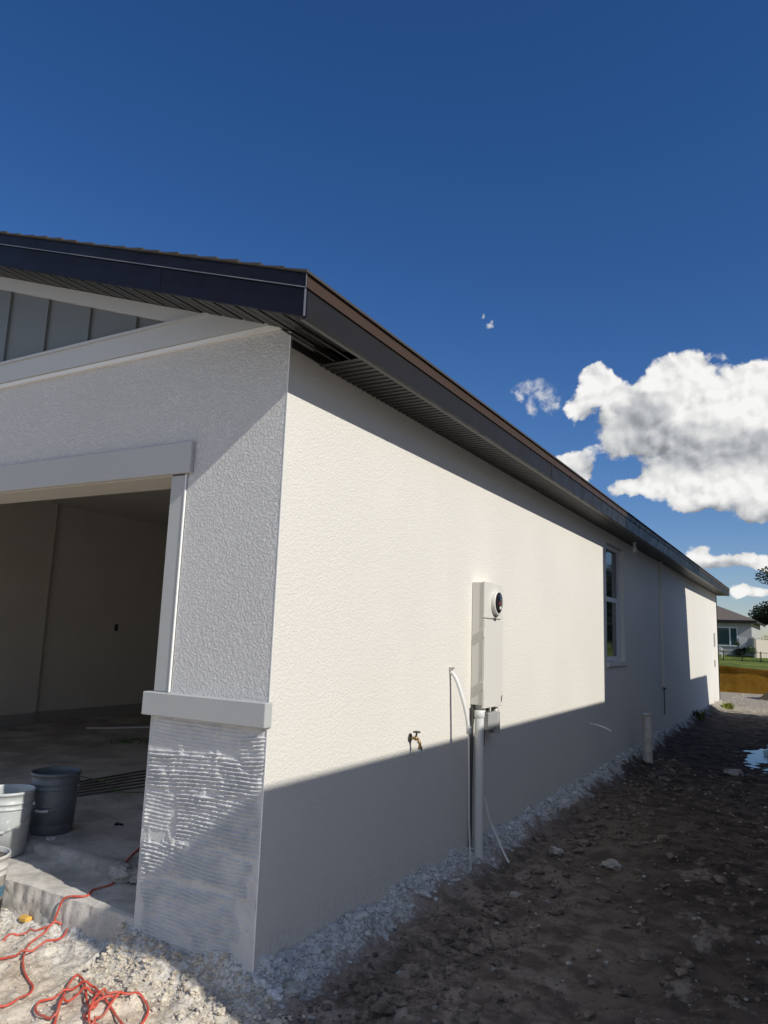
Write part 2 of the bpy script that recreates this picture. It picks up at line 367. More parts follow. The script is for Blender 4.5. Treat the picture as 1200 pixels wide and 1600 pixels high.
# ---------------------------------------------------------------- mesh builder
class MB:
    def __init__(s): s.v = []; s.f = []; s.sm = []
    def add(s, vs, fs, smooth=False):
        o = len(s.v); s.v += [tuple(p) for p in vs]
        for f in fs: s.f.append(tuple(o + i for i in f)); s.sm.append(smooth)
        return s
    def box(s, x0, x1, y0, y1, z0, z1, bev=0.0):
        if bev <= 0:
            vs = [(x, y, z) for x in (x0, x1) for y in (y0, y1) for z in (z0, z1)]
            return s.add(vs, [(0, 1, 3, 2), (4, 6, 7, 5), (0, 4, 5, 1), (2, 3, 7, 6), (0, 2, 6, 4), (1, 5, 7, 3)])
        b = bev; vs = []; idx = {}
        X = (x0, x1); Y = (y0, y1); Z = (z0, z1)
        for i in (0, 1):
            for j in (0, 1):
                for k in (0, 1):
                    sx = 1 if i == 0 else -1; sy = 1 if j == 0 else -1; sz = 1 if k == 0 else -1
                    idx[i, j, k, 'x'] = len(vs); vs.append((X[i], Y[j] + sy * b, Z[k] + sz * b))
                    idx[i, j, k, 'y'] = len(vs); vs.append((X[i] + sx * b, Y[j], Z[k] + sz * b))
                    idx[i, j, k, 'z'] = len(vs); vs.append((X[i] + sx * b, Y[j] + sy * b, Z[k]))
        I = idx; fs = []
        for i in (0, 1): fs.append((I[i,0,0,'x'], I[i,1,0,'x'], I[i,1,1,'x'], I[i,0,1,'x']))
        for j in (0, 1): fs.append((I[0,j,0,'y'], I[1,j,0,'y'], I[1,j,1,'y'], I[0,j,1,'y']))
        for k in (0, 1): fs.append((I[0,0,k,'z'], I[1,0,k,'z'], I[1,1,k,'z'], I[0,1,k,'z']))
        for a in (0, 1):
            for c in (0, 1):
                fs.append((I[a,c,0,'x'], I[a,c,0,'y'], I[a,c,1,'y'], I[a,c,1,'x']))
                fs.append((I[a,0,c,'x'], I[a,0,c,'z'], I[a,1,c,'z'], I[a,1,c,'x']))
                fs.append((I[0,a,c,'y'], I[0,a,c,'z'], I[1,a,c,'z'], I[1,a,c,'y']))
        for i in (0, 1):
            for j in (0, 1):
                for k in (0, 1): fs.append((I[i,j,k,'x'], I[i,j,k,'y'], I[i,j,k,'z']))
        return s.add(vs, fs)
    def quad(s, a, b, c, d): return s.add([a, b, c, d], [(0, 1, 2, 3)])
    def prism(s, pts, axis, a, b):
        # pts: outline (2D), extruded along axis between a and b
        def mk(p, t):
            q = list(p); q.insert(axis, t); return tuple(q)
        n = len(pts)
        vs = [mk(p, a) for p in pts] + [mk(p, b) for p in pts]
        fs = [tuple(range(n)), tuple(range(2 * n - 1, n - 1, -1))]
        fs += [(i, (i + 1) % n, n + (i + 1) % n, n + i) for i in range(n)]
        return s.add(vs, fs)
    def tube(s, pts, r, n=10, cap=True, rs=None):
        P = [Vector(p) for p in pts]; N = len(P); vs = []
        t = (P[1] - P[0]).normalized()
        ref = Vector((0, 0, 1)) if abs(t.z) < .9 else Vector((1, 0, 0))
        nrm = t.cross(ref).normalized()
        for i in range(N):
            t = (P[min(i + 1, N - 1)] - P[max(i - 1, 0)]).normalized()
            nrm = (nrm - t * nrm.dot(t)).normalized(); bn = t.cross(nrm)
            rr = rs[i] if rs else r
            for k in range(n):
                a = 2 * pi * k / n
                vs.append(P[i] + (nrm * cos(a) + bn * sin(a)) * rr)
        fs = [(i * n + k, i * n + (k + 1) % n, (i + 1) * n + (k + 1) % n, (i + 1) * n + k) for i in range(N - 1) for k in range(n)]
        s.add(vs, fs, True)
        if cap:
            s.add(vs[:n], [tuple(range(n - 1, -1, -1))]); s.add(vs[-n:], [tuple(range(n))])
        return s
    def lathe(s, prof, c, n=48, axis=2, smooth=True):
        vs = []
        for r, h in prof:
            for k in range(n):
                a = 2 * pi * k / n
                q = [r * cos(a), r * sin(a)]; q.insert(axis, h)
                vs.append((c[0] + q[0], c[1] + q[1], c[2] + q[2]))
        fs = [(i * n + k, i * n + (k + 1) % n, (i + 1) * n + (k + 1) % n, (i + 1) * n + k) for i in range(len(prof) - 1) for k in range(n)]
        return s.add(vs, fs, smooth)
    def ico(s, c, r, jag=.25, sub=1, flat=(1, 1, 1), seed=0, smooth=False):
        vs, fs = ICO[sub]
        rot = Matrix.Rotation(seed * 2.39, 3, 'Z') @ Matrix.Rotation(seed * 1.3, 3, 'X')
        out = []
        for q in vs:
            n = noise.noise(Vector(q) * 1.3 + Vector((seed * 7.1, seed * 3.3, 0)))
            n2 = noise.noise(Vector(q) * 3.1 + Vector((seed * 2.1, 5, seed)))
            w = rot @ (Vector(q) * (1 + jag * 1.6 * n + jag * .6 * n2))
            out.append((c[0] + w.x * r * flat[0], c[1] + w.y * r * flat[1], c[2] + w.z * r * flat[2]))
        return s.add(out, fs, smooth)
    def build(s, name, material, parent=None, loc=None):
        me = D.meshes.new(name); me.from_pydata(s.v, [], s.f)
        me.polygons.foreach_set('use_smooth', s.sm)
        me.materials.append(material); me.update()
        import bmesh
        bm = bmesh.new(); bm.from_mesh(me); bmesh.ops.recalc_face_normals(bm, faces=bm.faces); bm.to_mesh(me); bm.free()
        o = D.objects.new(name, me); COL.objects.link(o)
        if parent is not None:
            o.parent = parent
            L = parent.matrix_basis.translation if parent.parent is None else parent.parent.matrix_basis.translation + parent.matrix_basis.translation
            if parent.type == 'EMPTY' or L.length > 0:
                for vtx in me.vertices: vtx.co -= L
        elif loc is not None:
            L = Vector(loc)
            for vtx in me.vertices: vtx.co -= L
            o.location = loc
        return o
def _ico():
    t = (1 + sqrt(5)) / 2
    v = [Vector(q).normalized() for q in ((-1,t,0),(1,t,0),(-1,-t,0),(1,-t,0),(0,-1,t),(0,1,t),(0,-1,-t),(0,1,-t),(t,0,-1),(t,0,1),(-t,0,-1),(-t,0,1))]
    f = [(0,11,5),(0,5,1),(0,1,7),(0,7,10),(0,10,11),(1,5,9),(5,11,4),(11,10,2),(10,7,6),(7,1,8),(3,9,4),(3,4,2),(3,2,6),(3,6,8),(3,8,9),(4,9,5),(2,4,11),(6,2,10),(8,6,7),(9,8,1)]
    out = [(list(v), list(f))]
    for _ in range(3):
        v2 = list(v); f2 = []; c = {}
        def mid(a, b):
            k = (min(a, b), max(a, b))
            if k not in c: c[k] = len(v2); v2.append(((v2[a] + v2[b]) / 2).normalized())
            return c[k]
        for a, b, d in f:
            x, y, z = mid(a, b), mid(b, d), mid(d, a)
            f2 += [(a, x, z), (b, y, x), (d, z, y), (x, y, z)]
        v, f = v2, f2; out.append((list(v), list(f)))
    return out
ICO = _ico()
def thing(name, label, cat, loc=(0, 0, 0), group=None):
    o = D.objects.new(name, None); COL.objects.link(o); o.location = loc; o.empty_display_size = .1
    o['label'] = label; o['category'] = cat
    if group: o['group'] = group
    return o
def tag(o, label, cat, group=None):
    o['label'] = label; o['category'] = cat
    if group: o['group'] = group
    return o
def structure(o): o['kind'] = 'structure'; return o
def smoothpath(pts, k=5):
    P = [Vector(p) for p in pts]; out = []
    for i in range(len(P) - 1):
        a, b, c, d = P[max(i - 1, 0)], P[i], P[i + 1], P[min(i + 2, len(P) - 1)]
        for j in range(k):
            t = j / k
            out.append(.5 * ((2 * b) + (c - a) * t + (2 * a - 5 * b + 4 * c - d) * t * t + (3 * b - a - 3 * c + d) * t ** 3))
    out.append(P[-1]); return out
def sstep(a, b, x):
    t = max(0., min(1., (x - a) / (b - a))); return t * t * (3 - 2 * t)

# ---------------------------------------------------------------- ground
def fb(x, y, s, o=3, seed=0):
    return noise.fractal(Vector((x * s + seed, y * s - seed, seed * .7)), 1.0, 2.0, o)
def gz(x, y, fine=True):
    # general level
    base = -.125
    if y > 14: base -= .10 * sstep(18, 30, y)
    wx = x
    if y < 0 or x < 0:
        dfront = -y if x < 0 else hypot(max(x, 0), -y) if y < 0 else x
    else: dfront = x
    prof = .115 + .03 * sstep(1, 8, y)
    h = base
    pf = 1 - sstep(19.4, 20.2, y)
    jag = fb(x, y, 4.0, 2, 3)
    if x > -.8 or y > 0:
        dd = max(0., dfront)
        h += pf * (prof + .05 * jag) * exp(-(dd / (.105 + .05 * jag)) ** 1.5) if x > -.85 else 0
        h += pf * .03 * exp(-(dd / .45) ** 2)
    if x <= -.85:
        h += .055 * exp(-((y - .06) / .22) ** 2)
    # puddle basin
    e = ((x - 2.47) / 1.1) ** 2 + ((y - 10.2) / 1.9) ** 2
    h -= .105 * exp(-e * e * .9)
    h += .022 * fb(x, y, .8, 3, 11)
    if fine:
        nearw = exp(-(max(0, dfront) / .28) ** 2)
        amp = 1.0
        h += .019 * fb(x, y, 4.0, 4, 5) * amp + .012 * fb(x, y, 1.7, 2, 55)
        r = abs(fb(x, y, 11, 3, 8))
        h += (.010 + .030 * nearw) * (r - .25)
        v = noise.voronoi(Vector((x * 14, y * 14, 0)))[0]
        h += (.010 + .016 * nearw) * (.5 - v[0])
        v2 = noise.voronoi(Vector((x * 34, y * 34, 3)))[0]
        h += .008 * sstep(-.1, .3, fb(x, y, 2.6, 2, 77)) * (.5 - v2[0])
        rut = x - 1.55 - .18 * sin(y * .5)
        h -= .028 * exp(-(rut / .10) ** 2) * (.6 + .4 * sin(y * 21 + x * 9))
        if x > .8: h += .02 * abs(fb(x, y * .8, 2.2, 4, 21)) - .006
    if .05 < y < 19.6 and x < -.04: h = min(h, -.03 if x > -.3 else -.10)
    return h
def axis(segs):
    out = []
    for a, b, f in segs:
        t = a
        while t < b - 1e-6:
            out.append(t); t += f(t)
    out.append(segs[-1][1]); return out
xs = axis([(-400, -60, lambda t: 60), (-60, -5, lambda t: 5), (-5, -2.3, lambda t: .2), (-2.3, 1.6, lambda t: .0135), (1.6, 4.2, lambda t: .024), (4.2, 12, lambda t: .5), (12, 60, lambda t: 6), (60, 400, lambda t: 60)])
ys = axis([(-60, -4, lambda t: 4), (-4, -1.4, lambda t: .15), (-1.4, 1.2, lambda t: .0135), (1.2, 26, lambda t: .006 + .0088 * t), (26, 40, lambda t: .7), (40, 100, lambda t: 10), (100, 500, lambda t: 80)])
mb = MB()
vs = []
for yy in ys:
    for xx in xs:
        inn = -2.6 < xx < 5 and -2 < yy < 27
        if inn: vs.append((xx, yy, gz(xx, yy, not (xx < -.1 and yy > .2))))
        else: vs.append((xx, yy, -.125 - .10 * sstep(18, 30, yy)))
nx = len(xs)
fs = [(j * nx + i, j * nx + i + 1, (j + 1) * nx + i + 1, (j + 1) * nx + i) for j in range(len(ys) - 1) for i in range(nx - 1)]
mb.add(vs, fs, True)
structure(mb.build('ground', M['soil']))
# puddle
mb = MB()
n = 40
mb.add([(2.47, 10.2, -.158)] + [(2.47 + 1.35 * cos(2 * pi * k / n), 10.2 + 2.3 * sin(2 * pi * k / n), -.158) for k in range(n)], [(0, 1 + k, 1 + (k + 1) % n) for k in range(n)])
structure(mb.build('puddle', M['water']))

# ---------------------------------------------------------------- the white house
EAVE, RAKE, LEN = .30, .30, 19.65
W = 7.8
house = thing('house', 'unfinished single storey house with white stucco walls and dark bronze eaves', 'house', (0, 0, 0))
def roofz(x): return 3.045 + (EAVE - x) / 3.0 if x > -W / 2 else 3.045 + (x + W + EAVE) / 3.0
# side wall with a window opening
WY0, WY1, WZ0, WZ1 = 6.62, 7.66, 1.20, 2.72
mb = MB()
mb.box(-.20, 0, 0.1995, WY0, -.3, 2.86); mb.box(-.0038, 0, .001, .1995, 1.147, 2.943); mb.box(-.0198, 0, .001, .1995, -.3, 1.147); mb.box(-.20, 0, WY1, LEN, -.3, 2.86)
mb.box(-.20, 0, WY0, WY1, -.3, WZ0); mb.box(-.20, 0, WY0, WY1, WZ1, 2.86)
mb.build('side_wall', M['stucco'], house)
# corner pier + header wall
mb = MB()
mb.box(-.62, -.004, 0, .199, 1.147, 2.2999)
hdr = [(-.004, 2.30), (-.004, 2.945), (-.10, 2.975), (-W, 2.975), (-W, 2.30)]
mb.prism(hdr, 1, 0, .199)
mb.box(-.745, -.02, .012, .30, -.3, 1.147)
mb.build('front_wall', M['stucco_front'], house)
# left pier of the garage front and rest of the shell
mb = MB(); mb.box(-W, -5.62, 0.0, .199, -.3, 2.299)
mb.box(-W - .2, -W, 0, LEN, -.3, 2.86); mb.box(-W, 0, LEN - .2, LEN - .001, -.3, 2.859)
mb.build('rear_wall', M['stucco'], house)
# door reveal lining (lintel underside) and trims
mb = MB(); mb.box(-5.62, -.735, .002, .262, 2.262, 2.296); mb.build('door_header_board', mat('primed_header', (.60, .56, .49), .6).m, house)
mb = MB(); mb.box(-5.75, -.585, -.028, -.001, 2.268, 2.436, .004); mb.build('lintel_trim', M['trim_lintel'], house)
mb = MB(); mb.box(-.735, -.632, -.006, .262, 1.149, 2.262, .003); mb.build('jamb_trim', M['trim'], house)
mb = MB(); mb.box(-.631, -.625, -.010, .001, 1.149, 2.266); mb.build('casing_bead', M['bead'], house)
mb = MB(); mb.box(-.772, .014, -.042, .011, 1.034, 1.147, .004); mb.box(-.772,-.742,.0112,.20,1.034,1.147,.003); mb.build('sill_band', M['trim'], house)
mb = MB(); mb.box(-.0035, .0015, -.0015, .0008, 1.148, 2.94); mb.box(-.003, .002, -.003, .0008, -.012, 1.033)
mb.build('corner_bead', M['bead'], house)
# scratch coat with combed ridges
mb = MB(); SX0, SX1, SZ0, SZ1 = -.742, -.004, -.02, 1.033
nxs, nzs = 250, 420
patches = [  # x0,x1,z0,z1,tilt,wave,phase
    (-.70, -.16, .90, 1.02, .02, .002, 0, .4), (-.74, -.03, .70, .875, -.05, .004, 1.3, 1.0), (-.52, -.02, .47, .70, -.03, .004, 2.0, 1.0), (-.74, -.55, .50, .68, .0, .003, .5, .55),
    (-.73, -.05, .30, .455, .015, .005, 4.2, 1.0), (-.70, -.10, .10, .275, .01, .008, 3.1, 1.0), (-.69, -.13, .015, .12, .02, .006, 5.1, 1.0), (-.15, -.01, .83, 1.0, -.15, .003, .7, .8)]
vs = []
for j in range(nzs + 1):
    zz = SZ0 + (SZ1 - SZ0) * j / nzs
    for i in range(nxs + 1):
        xx = SX0 + (SX1 - SX0) * i / nxs
        d = .0025 * fb(xx, zz, 3, 3, 2)
        for q, (a, b, c, e, tl, wa, ph, am) in enumerate(patches):
            ex = .035 * fb(zz, q, 9, 2, q); ez = .02 * fb(xx, q, 6, 3, q + 4)
            m1 = sstep(a - .012, a + .012, xx + ex) * (1 - sstep(b - .012, b + .012, xx + ex)) * sstep(c - .008, c + .008, zz + ez) * (1 - sstep(e - .008, e + .008, zz + ez))
            if m1 <= 0: continue
            zw = zz + tl * (xx + .37) + wa * sin(xx * 9 + ph) + .004 * fb(xx, zz, 5, 2, q + 9)
            w = .5 + .5 * sin(2 * pi * zw / .0180 + ph)
            w = w ** 1.5
            broken = .62 + .46 * sstep(-.3, .2, fb(xx * .45, zz, 22, 4, q + 15))
            crumb = .006 * max(0, fb(xx, zz * 1.3, 55, 3, 30 + q))
            d = d * (1 - m1) + m1 * am * (.0125 * w * broken + crumb * (.4 + w) - .0010) + (1 - am) * m1 * .001
        r = fb(xx, zz, 12, 4, 40)
        if r > .25: d += .016 * (r - .25)
        d *= sstep(SX0, SX0 + .03, xx) * .85 + .15
        # crumbly drips near the bottom and edges
        vs.append((xx, -.002 - d, zz - (.03 * max(0, fb(xx, 1, 7, 3, 50)) if j == 0 else 0)))
n1 = nxs + 1
fs = [(j * n1 + i, j * n1 + i + 1, (j + 1) * n1 + i + 1, (j + 1) * n1 + i) for j in range(nzs) for i in range(nxs)]
mb.add(vs, fs, True)
# edges returning to the pier
ring = [vs[j * n1] for j in range(nzs + 1)]
mb.add(ring + [(p[0], .0118, p[2]) for p in ring], [(j, j + 1, nzs + 2 + j, nzs + 1 + j) for j in range(nzs)])
bot = vs[:n1]
mb.add(bot + [(p[0], .0118, p[2] - .004) for p in bot], [(i, i + 1, n1 + i + 1, n1 + i) for i in range(nxs)])
mb.build('scratch_coat', M['scratch'], house)
# garage interior
mb = MB()
mb.box(-6.75, -6.70, .2, 3.66, 0.0, 3.07); mb.box(-6.85, -6.78, 3.66, 6.6, 0.0, 3.07); mb.box(-6.8, -.21, 6.6, 6.7, 0, 3.07)
mb.box(-.26, -.202, .31, 6.6, 0, 3.07)
mb.build('garage_interior_wall', M['inner'], house)
mb = MB()
mb.box(-6.699, -6.685, .3, 3.66, .15, .29); mb.box(-6.779, -6.762, 3.66, 6.6, .15, .29); mb.box(-6.75, -.3, 6.585, 6.599, .15, .29)
mb.build('baseboard', M['inner_base'], house)
mb = MB(); mb.box(-6.9, -.2, .2, 6.7, 3.07, 3.10); mb.build('garage_ceiling', M['inner'], house)
mb = MB(); mb.box(-6.779,-6.772,4.88,4.94,1.37,1.47); mb.build('outlet_box', M['black'], house)
# slab + ledge as displaced sheets
def slabsheet(x0, x1, y0, y1, zt, zb, st, amp, name, m_, seed, edge=.02):
    mb = MB(); X = []; t = x0
    while t < x1 - 1e-6: X.append(t); t += st if t > -3.2 else st * 6
    X.append(x1); Y = []; t = y0
    while t < y1 - 1e-6: Y.append(t); t += st if t < y0 + .5 else st * 8
    Y.append(y1); nX = len(X); vs = []
    for j, yy in enumerate(Y):
        for xx in X:
            e = edge * (.6 * fb(xx, 0, 5, 4, seed) + .4 * fb(xx, 0, 22, 3, seed + 1)) * (1 - sstep(y0, y0 + .1, yy))
            round_ = -.012 * (1 - sstep(y0, y0 + .02, yy))
            vs.append((xx, yy + e, zt + amp * fb(xx, yy, 6, 4, seed + 2) + round_))
    fs = [(j * nX + i, j * nX + i + 1, (j + 1) * nX + i + 1, (j + 1) * nX + i) for j in range(len(Y) - 1) for i in range(nX - 1)]
    mb.add(vs, fs, True)
    # front face, rough
    K = 8; fv = []
    for k in range(K + 1):
        t = k / K
        for i, xx in enumerate(X):
            p = vs[i]
            e2 = (p[1] - y0) * (1 - t) + .02 * fb(xx, t * .12 + 3, 13, 4, seed + 8) * t
            fv.append((p[0], y0 + e2 - (.022 * t + .02 * t * (1 - t)) - (.014 * fb(xx, t * .35, 16, 3, seed + 5) if k else 0), p[2] + (zb - p[2]) * t))
    fs = [(k * nX + i, k * nX + i + 1, (k + 1) * nX + i + 1, (k + 1) * nX + i) for k in range(K) for i in range(nX - 1)]
    mb.add(fv, fs, True)
    return mb.build(name, m_, house)
slabsheet(-6.85, -.205, .345, 6.6, .15, .0, .015, .0025, 'garage_slab', M['slab'], 3, .022)
slabsheet(-5.62, -.746, .004, .40, .080, -.14, .015, .006, 'door_ledge', M['ledge'], 9, .010)
# gable siding, battens, boards
gz0 = 3.13
mb = MB()
def gab(x): return roofz(x) - .115
mb.prism([(-.40, gz0), (-.40, gab(-.40)), (-W / 2, gab(-W / 2)), (-W + .1, gab(-W + .1)), (-W + .1, gz0)], 1, .0, .10)
xb = -.716
while xb > -W + .3:
    mb.box(xb - .02, xb + .02, -.018, .0, gz0, gab(xb) - .01)
    xb -= .414
mb.build('gable_siding', M['siding'], house)
def rakeboard(x0, x1, zo0, zo1, y0, y1, clip=None):
    # strip following the roof slope, both sides of the gable; zo = vertical offsets from roof line
    mb = MB()
    for (a, b) in ((x0, -W / 2), (-W / 2, x1)):
        mb.prism([(a, roofz(a) + zo0), (a, roofz(a) + zo1), (b, roofz(b) + zo1), (b, roofz(b) + zo0)], 1, y0, y1)
    return mb
rs = -.201  # fascia bottom offset from roof top
mb = rakeboard(-.58, -W + .58, rs - .085 , rs + .002, -.030, -.002); mb.build('frieze_board', M['board'], house)
mb = MB()
mb.prism([(-.02 , 2.995), (-.45, 3.130), (-W + .45, 3.130), (-W + .02, 2.995)], 1, -.033, -.001)
mb.box(-W + .5, -.52, -.045, -.034, 3.118, 3.134)
mb.build('band_board', M['board'], house)
mb = MB(); mb.prism([(.0, 2.968), (-.02, 2.992), (-W, 2.992), (-W, 2.968)], 1, -.022, -.0005); mb.build('stucco_stop', M['bead'], house)
mb = MB(); mb.prism([(-.02, 2.9925), (-.02, 2.9945), (-W, 2.9945), (-W, 2.9925)], 1, -.012, 0); mb.build('gap_shadow_strip', M['deck'], house)
# rake fascia (front)
mb = rakeboard(EAVE, -W - EAVE, rs, -.062, -RAKE, -RAKE + .02); mb.build('rake_fascia', M['rake_fascia'], house)
mb = rakeboard(EAVE + .008, -W - EAVE - .008, -.066, 0, -RAKE - .008, -RAKE + .0); mb.build('rake_drip_edge', M['drip_rake'], house)
mb = rakeboard(EAVE + .010, -W - EAVE - .01, -.069, -.064, -RAKE - .011, -RAKE - .0082)
mb.box(EAVE - .003, EAVE + .0035, -RAKE - .0035, -RAKE + .003, 2.846, 2.98)
mb.box(EAVE + .0075, EAVE + .0115, -RAKE - .0115, -RAKE - .007, 2.98, 3.04)
mb.build('lip_highlight', mat('lip_highlight_metal', (.26, .25, .25), .4, .6).m, house)  # lip edges coloured pale to stand for the light they catch
for y_ in (3.35, 6.4, 9.45, 12.5, 15.55, 18.6):
    mb = MB(); mb.box(EAVE + .0002, EAVE + .0022, y_, y_ + .035, 2.846, 2.978); mb.build('fascia_lap', M['fascia'], house)
mb = MB(); xq = -.62
mb.prism([(xq, roofz(xq) + rs + .002), (xq, roofz(xq) - .07), (xq - .05, roofz(xq - .05) - .07), (xq - .05, roofz(xq - .05) + rs + .002)], 1, -RAKE - .0018, -RAKE - .0002); mb.build('fascia_lap', M['rake_fascia'], house)
# rake soffit with grooves running from wall to fascia
def soffit_rake():
    mb = MB(); pts = []; x = EAVE - .01; k = 0
    prof = [(0, 0), (.060, 0), (.064, .006), (.070, 0), (.120, 0), (.124, .022), (.142, .022), (.146, 0)]
    while x > -W - EAVE:
        for a, h in prof[:-1]:
            xx = x - a
            if xx < -W - EAVE: break
            pts.append((xx, roofz(xx) + rs + .004 + h))
        x -= .146
    vs = [(p[0], -RAKE + .02, p[1]) for p in pts] + [(p[0], -.0005 if p[0] < 0 else .22, p[1]) for p in pts]
    n = len(pts)
    mb.add(vs, [(i, i + 1, n + i + 1, n + i) for i in range(n - 1)])
    return mb
soffit_rake().build('rake_soffit', M['soffit'], house)
# eave fascia, drip, soffit
mb = MB()
for s in (0, 1):
    X = (lambda a: a) if s == 0 else (lambda a: -W - a)
    a, b = sorted((X(EAVE - .02), X(EAVE)))
    mb.box(a, b, -RAKE + .0205, LEN + RAKE, 2.844, 2.984)
mb.build('eave_fascia', M['fascia'], house)
mb = MB()
for s in (0, 1):
    a, b = (EAVE, EAVE + .008) if s == 0 else (-W - EAVE - .008, -W - EAVE)
    mb.box(a, b, -RAKE - .008, LEN + RAKE + .01, 2.979, 3.040)
mb.build('eave_drip_edge', M['drip'], house)
mb = MB(); mb.box(EAVE - .045, EAVE - .0205, -RAKE + .03, LEN + RAKE - .03, 2.846, 2.851)
mb.build('soffit_channel', mat('soffit_trim', (.10, .095, .09), .4).m, house)
mb = MB(); pts = []; yy = .25
prof = [(0, 0), (.032, 0), (.040, .018), (.049, .018), (.054, 0)]
while yy < LEN + RAKE - .02:
    for a, h in prof[:-1]:
        if yy + a < LEN + RAKE - .02: pts.append((yy + a, 2.853 + h))
    yy += .054
n = len(pts)
mb.add([(EAVE - .025, p[0], p[1]) for p in pts] + [(0.0, p[0], p[1]) for p in pts], [(i, i + 1, n + i + 1, n + i) for i in range(n - 1)])
mb.build('eave_soffit', M['soffit'], house)
mb = MB(); mb.box(.10, .108, -.20, .24, 2.855, 2.862); mb.box(.19, .197, -.18, .26, 2.853, 2.860); mb.box(.005, .012, .0, .25, 2.86, 2.90)
mb.build('soffit_hanger_strip', M['soffit'], house)
# roof deck and shingle courses
mb = MB()
for (a, b) in ((EAVE - .0, -W / 2), (-W / 2, -W - EAVE)):
    mb.prism([(a, roofz(a) - .03), (a, roofz(a) - .004), (b, roofz(b) - .004), (b, roofz(b) - .03)], 1, -RAKE + .001, LEN + RAKE)
mb.build('roof_deck', M['deck'], house)
mb = MB(); ex = .135
for side in (0, 1):
    k = 0; d = -.02
    while d < (W / 2 + EAVE):
        jit = random.uniform(-.006, .008)
        x0 = EAVE - d; x1 = x0 - ex - .05
        if side: x0, x1 = -W - x0, -W - x1
        th = .012 + random.uniform(-.002, .004)
        za = roofz(x0) + .004 if d >= 0 else 3.045 - .002
        zb = roofz(x1) + .001
        if d < 0: za = 3.045 - .006
        mb.prism([(x0, za), (x0, za + th + .002), (x1, zb + .003), (x1, zb)], 1, -RAKE - .022 + jit, LEN + RAKE + .02)
        d += ex; k += 1
mb.box(-W / 2 - .12, -W / 2 + .12, -RAKE - .02, LEN + RAKE + .02, roofz(-W / 2) - .02, roofz(-W / 2) + .02)
mb.build('shingle_roof', M['shingle'], house)
# window
mb = MB()
xf0, xf1 = -.10, -.055
mb.box(xf0, xf1, WY0, WY0 + .05, WZ0 + .03, WZ1); mb.box(xf0, xf1, WY1 - .10, WY1, WZ0 + .03, WZ1)
mb.box(xf0, xf1, WY0 + .05, WY1 - .10, WZ1 - .05, WZ1); mb.box(xf0, xf1, WY0 + .05, WY1 - .10, WZ0 + .03, WZ0 + .09)
mb.box(xf0, xf1 - .01, WY0 + .05, WY1 - .10, 1.99, 2.05)
mb.box(xf0, xf1 - .02, WY0 + .05, WY0 + .10, WZ0 + .09, 1.99); mb.box(xf0, xf1 - .02, WY1 - .15, WY1 - .10, WZ0 + .09, 1.99)
wf = mb.build('window', M['vinyl'], house)
mb = MB(); mb.box(xf0 + .012, xf0 + .018, WY0 + .05, WY1 - .10, WZ0 + .09, WZ1 - .05); mb.build('pane', M['glass'], wf)
mb = MB(); mb.box(-.055, .025, WY0 - .02, WY1 + .02, WZ0 - .03, WZ0 + .028, .004); mb.build('sill', M['stucco'], wf)
mb = MB(); mb.box(-.15, -.14, WY0, WY1, WZ0, WZ1); mb.build('room_shade_sheet', mat('dark_room', (.02, .03, .03), .9).m, wf)  # dark sheet painted as the shade of the room behind the pane
# small wall plates at the far end
for q in ((18.55, 18.75, 1.45, 1.80), (18.5, 18.62, .93, 1.1)): MB().box(.001, .02, *q).build('outlet_cover', M['cabinet_grey'], house)

# ---------------------------------------------------------------- things mounted on / standing by the side wall
t = thing('meter_box', 'tall pale electric meter cabinet on the sunlit side wall above the grey riser pipe', 'meter box', (0, 2.53, .99))
mb = MB(); mb.box(.001, .088, 2.352, 2.712, .99, 1.882, .004); mb.build('cabinet', M['cabinet'], t)
mb = MB(); mb.box(.0885, .104, 2.346, 2.718, 1.618, 1.886, .003); mb.build('upper_cover', M['cabinet'], t)
dr = MB().box(.0885, .108, 2.346, 2.718, .968, 1.610, .003).build('door', M['cabinet'], t)
for zc in (1.505, 1.13):
    mb = MB(); mb.tube([(.104, 2.340, zc - .028), (.104, 2.340, zc + .028)], .007, 8); mb.box(.080, .1005, 2.338, 2.3515, zc - .03, zc + .03)
    mb.build('hinge', M['cabinet'], dr)
mb = MB(); mb.box(.108, .113, 2.688, 2.696, 1.0, 1.03, .001); mb.tube([(.110, 2.69, 1.03), (.116, 2.70, 1.045), (.112, 2.705, 1.035)], .002, 6)
mb.build('latch', M['dark_metal'], dr)
mb = MB(); mb.lathe([(.092, .104), (.092, .128), (.089, .135), (.081, .136), (.080, .130)], (0, 2.56, 1.735), 40, 0)
rg = mb.build('meter_ring', M['cabinet'], t)
mb = MB(); mb.lathe([(.080, .110), (.0795, .132), (.068, .138), (.0005, .142)], (0, 2.56, 1.735), 40, 0)
mb.build('meter_glass', M['glass_dark'], rg)
mb = MB(); mb.box(.136, .1426, 2.535, 2.575, 1.722, 1.746); mb.build('meter_dial', M['dial_red'], rg)
mb = MB(); mb.box(.136, .1425, 2.555, 2.59, 1.69, 1.712); mb.build('barcode_sticker', M['pvc'], rg)
mb = MB(); mb.box(.104, .112, 2.52, 2.56, 1.603, 1.622); mb.build('seal_tab', M['dark_metal'], t)
mb = MB(); mb.box(.02, .075, 2.40, 2.46, .955, .99); mb.tube([(.05, 2.43, .94), (.05, 2.43, .992)], .036, 20); mb.build('hub', M['cabinet'], t)

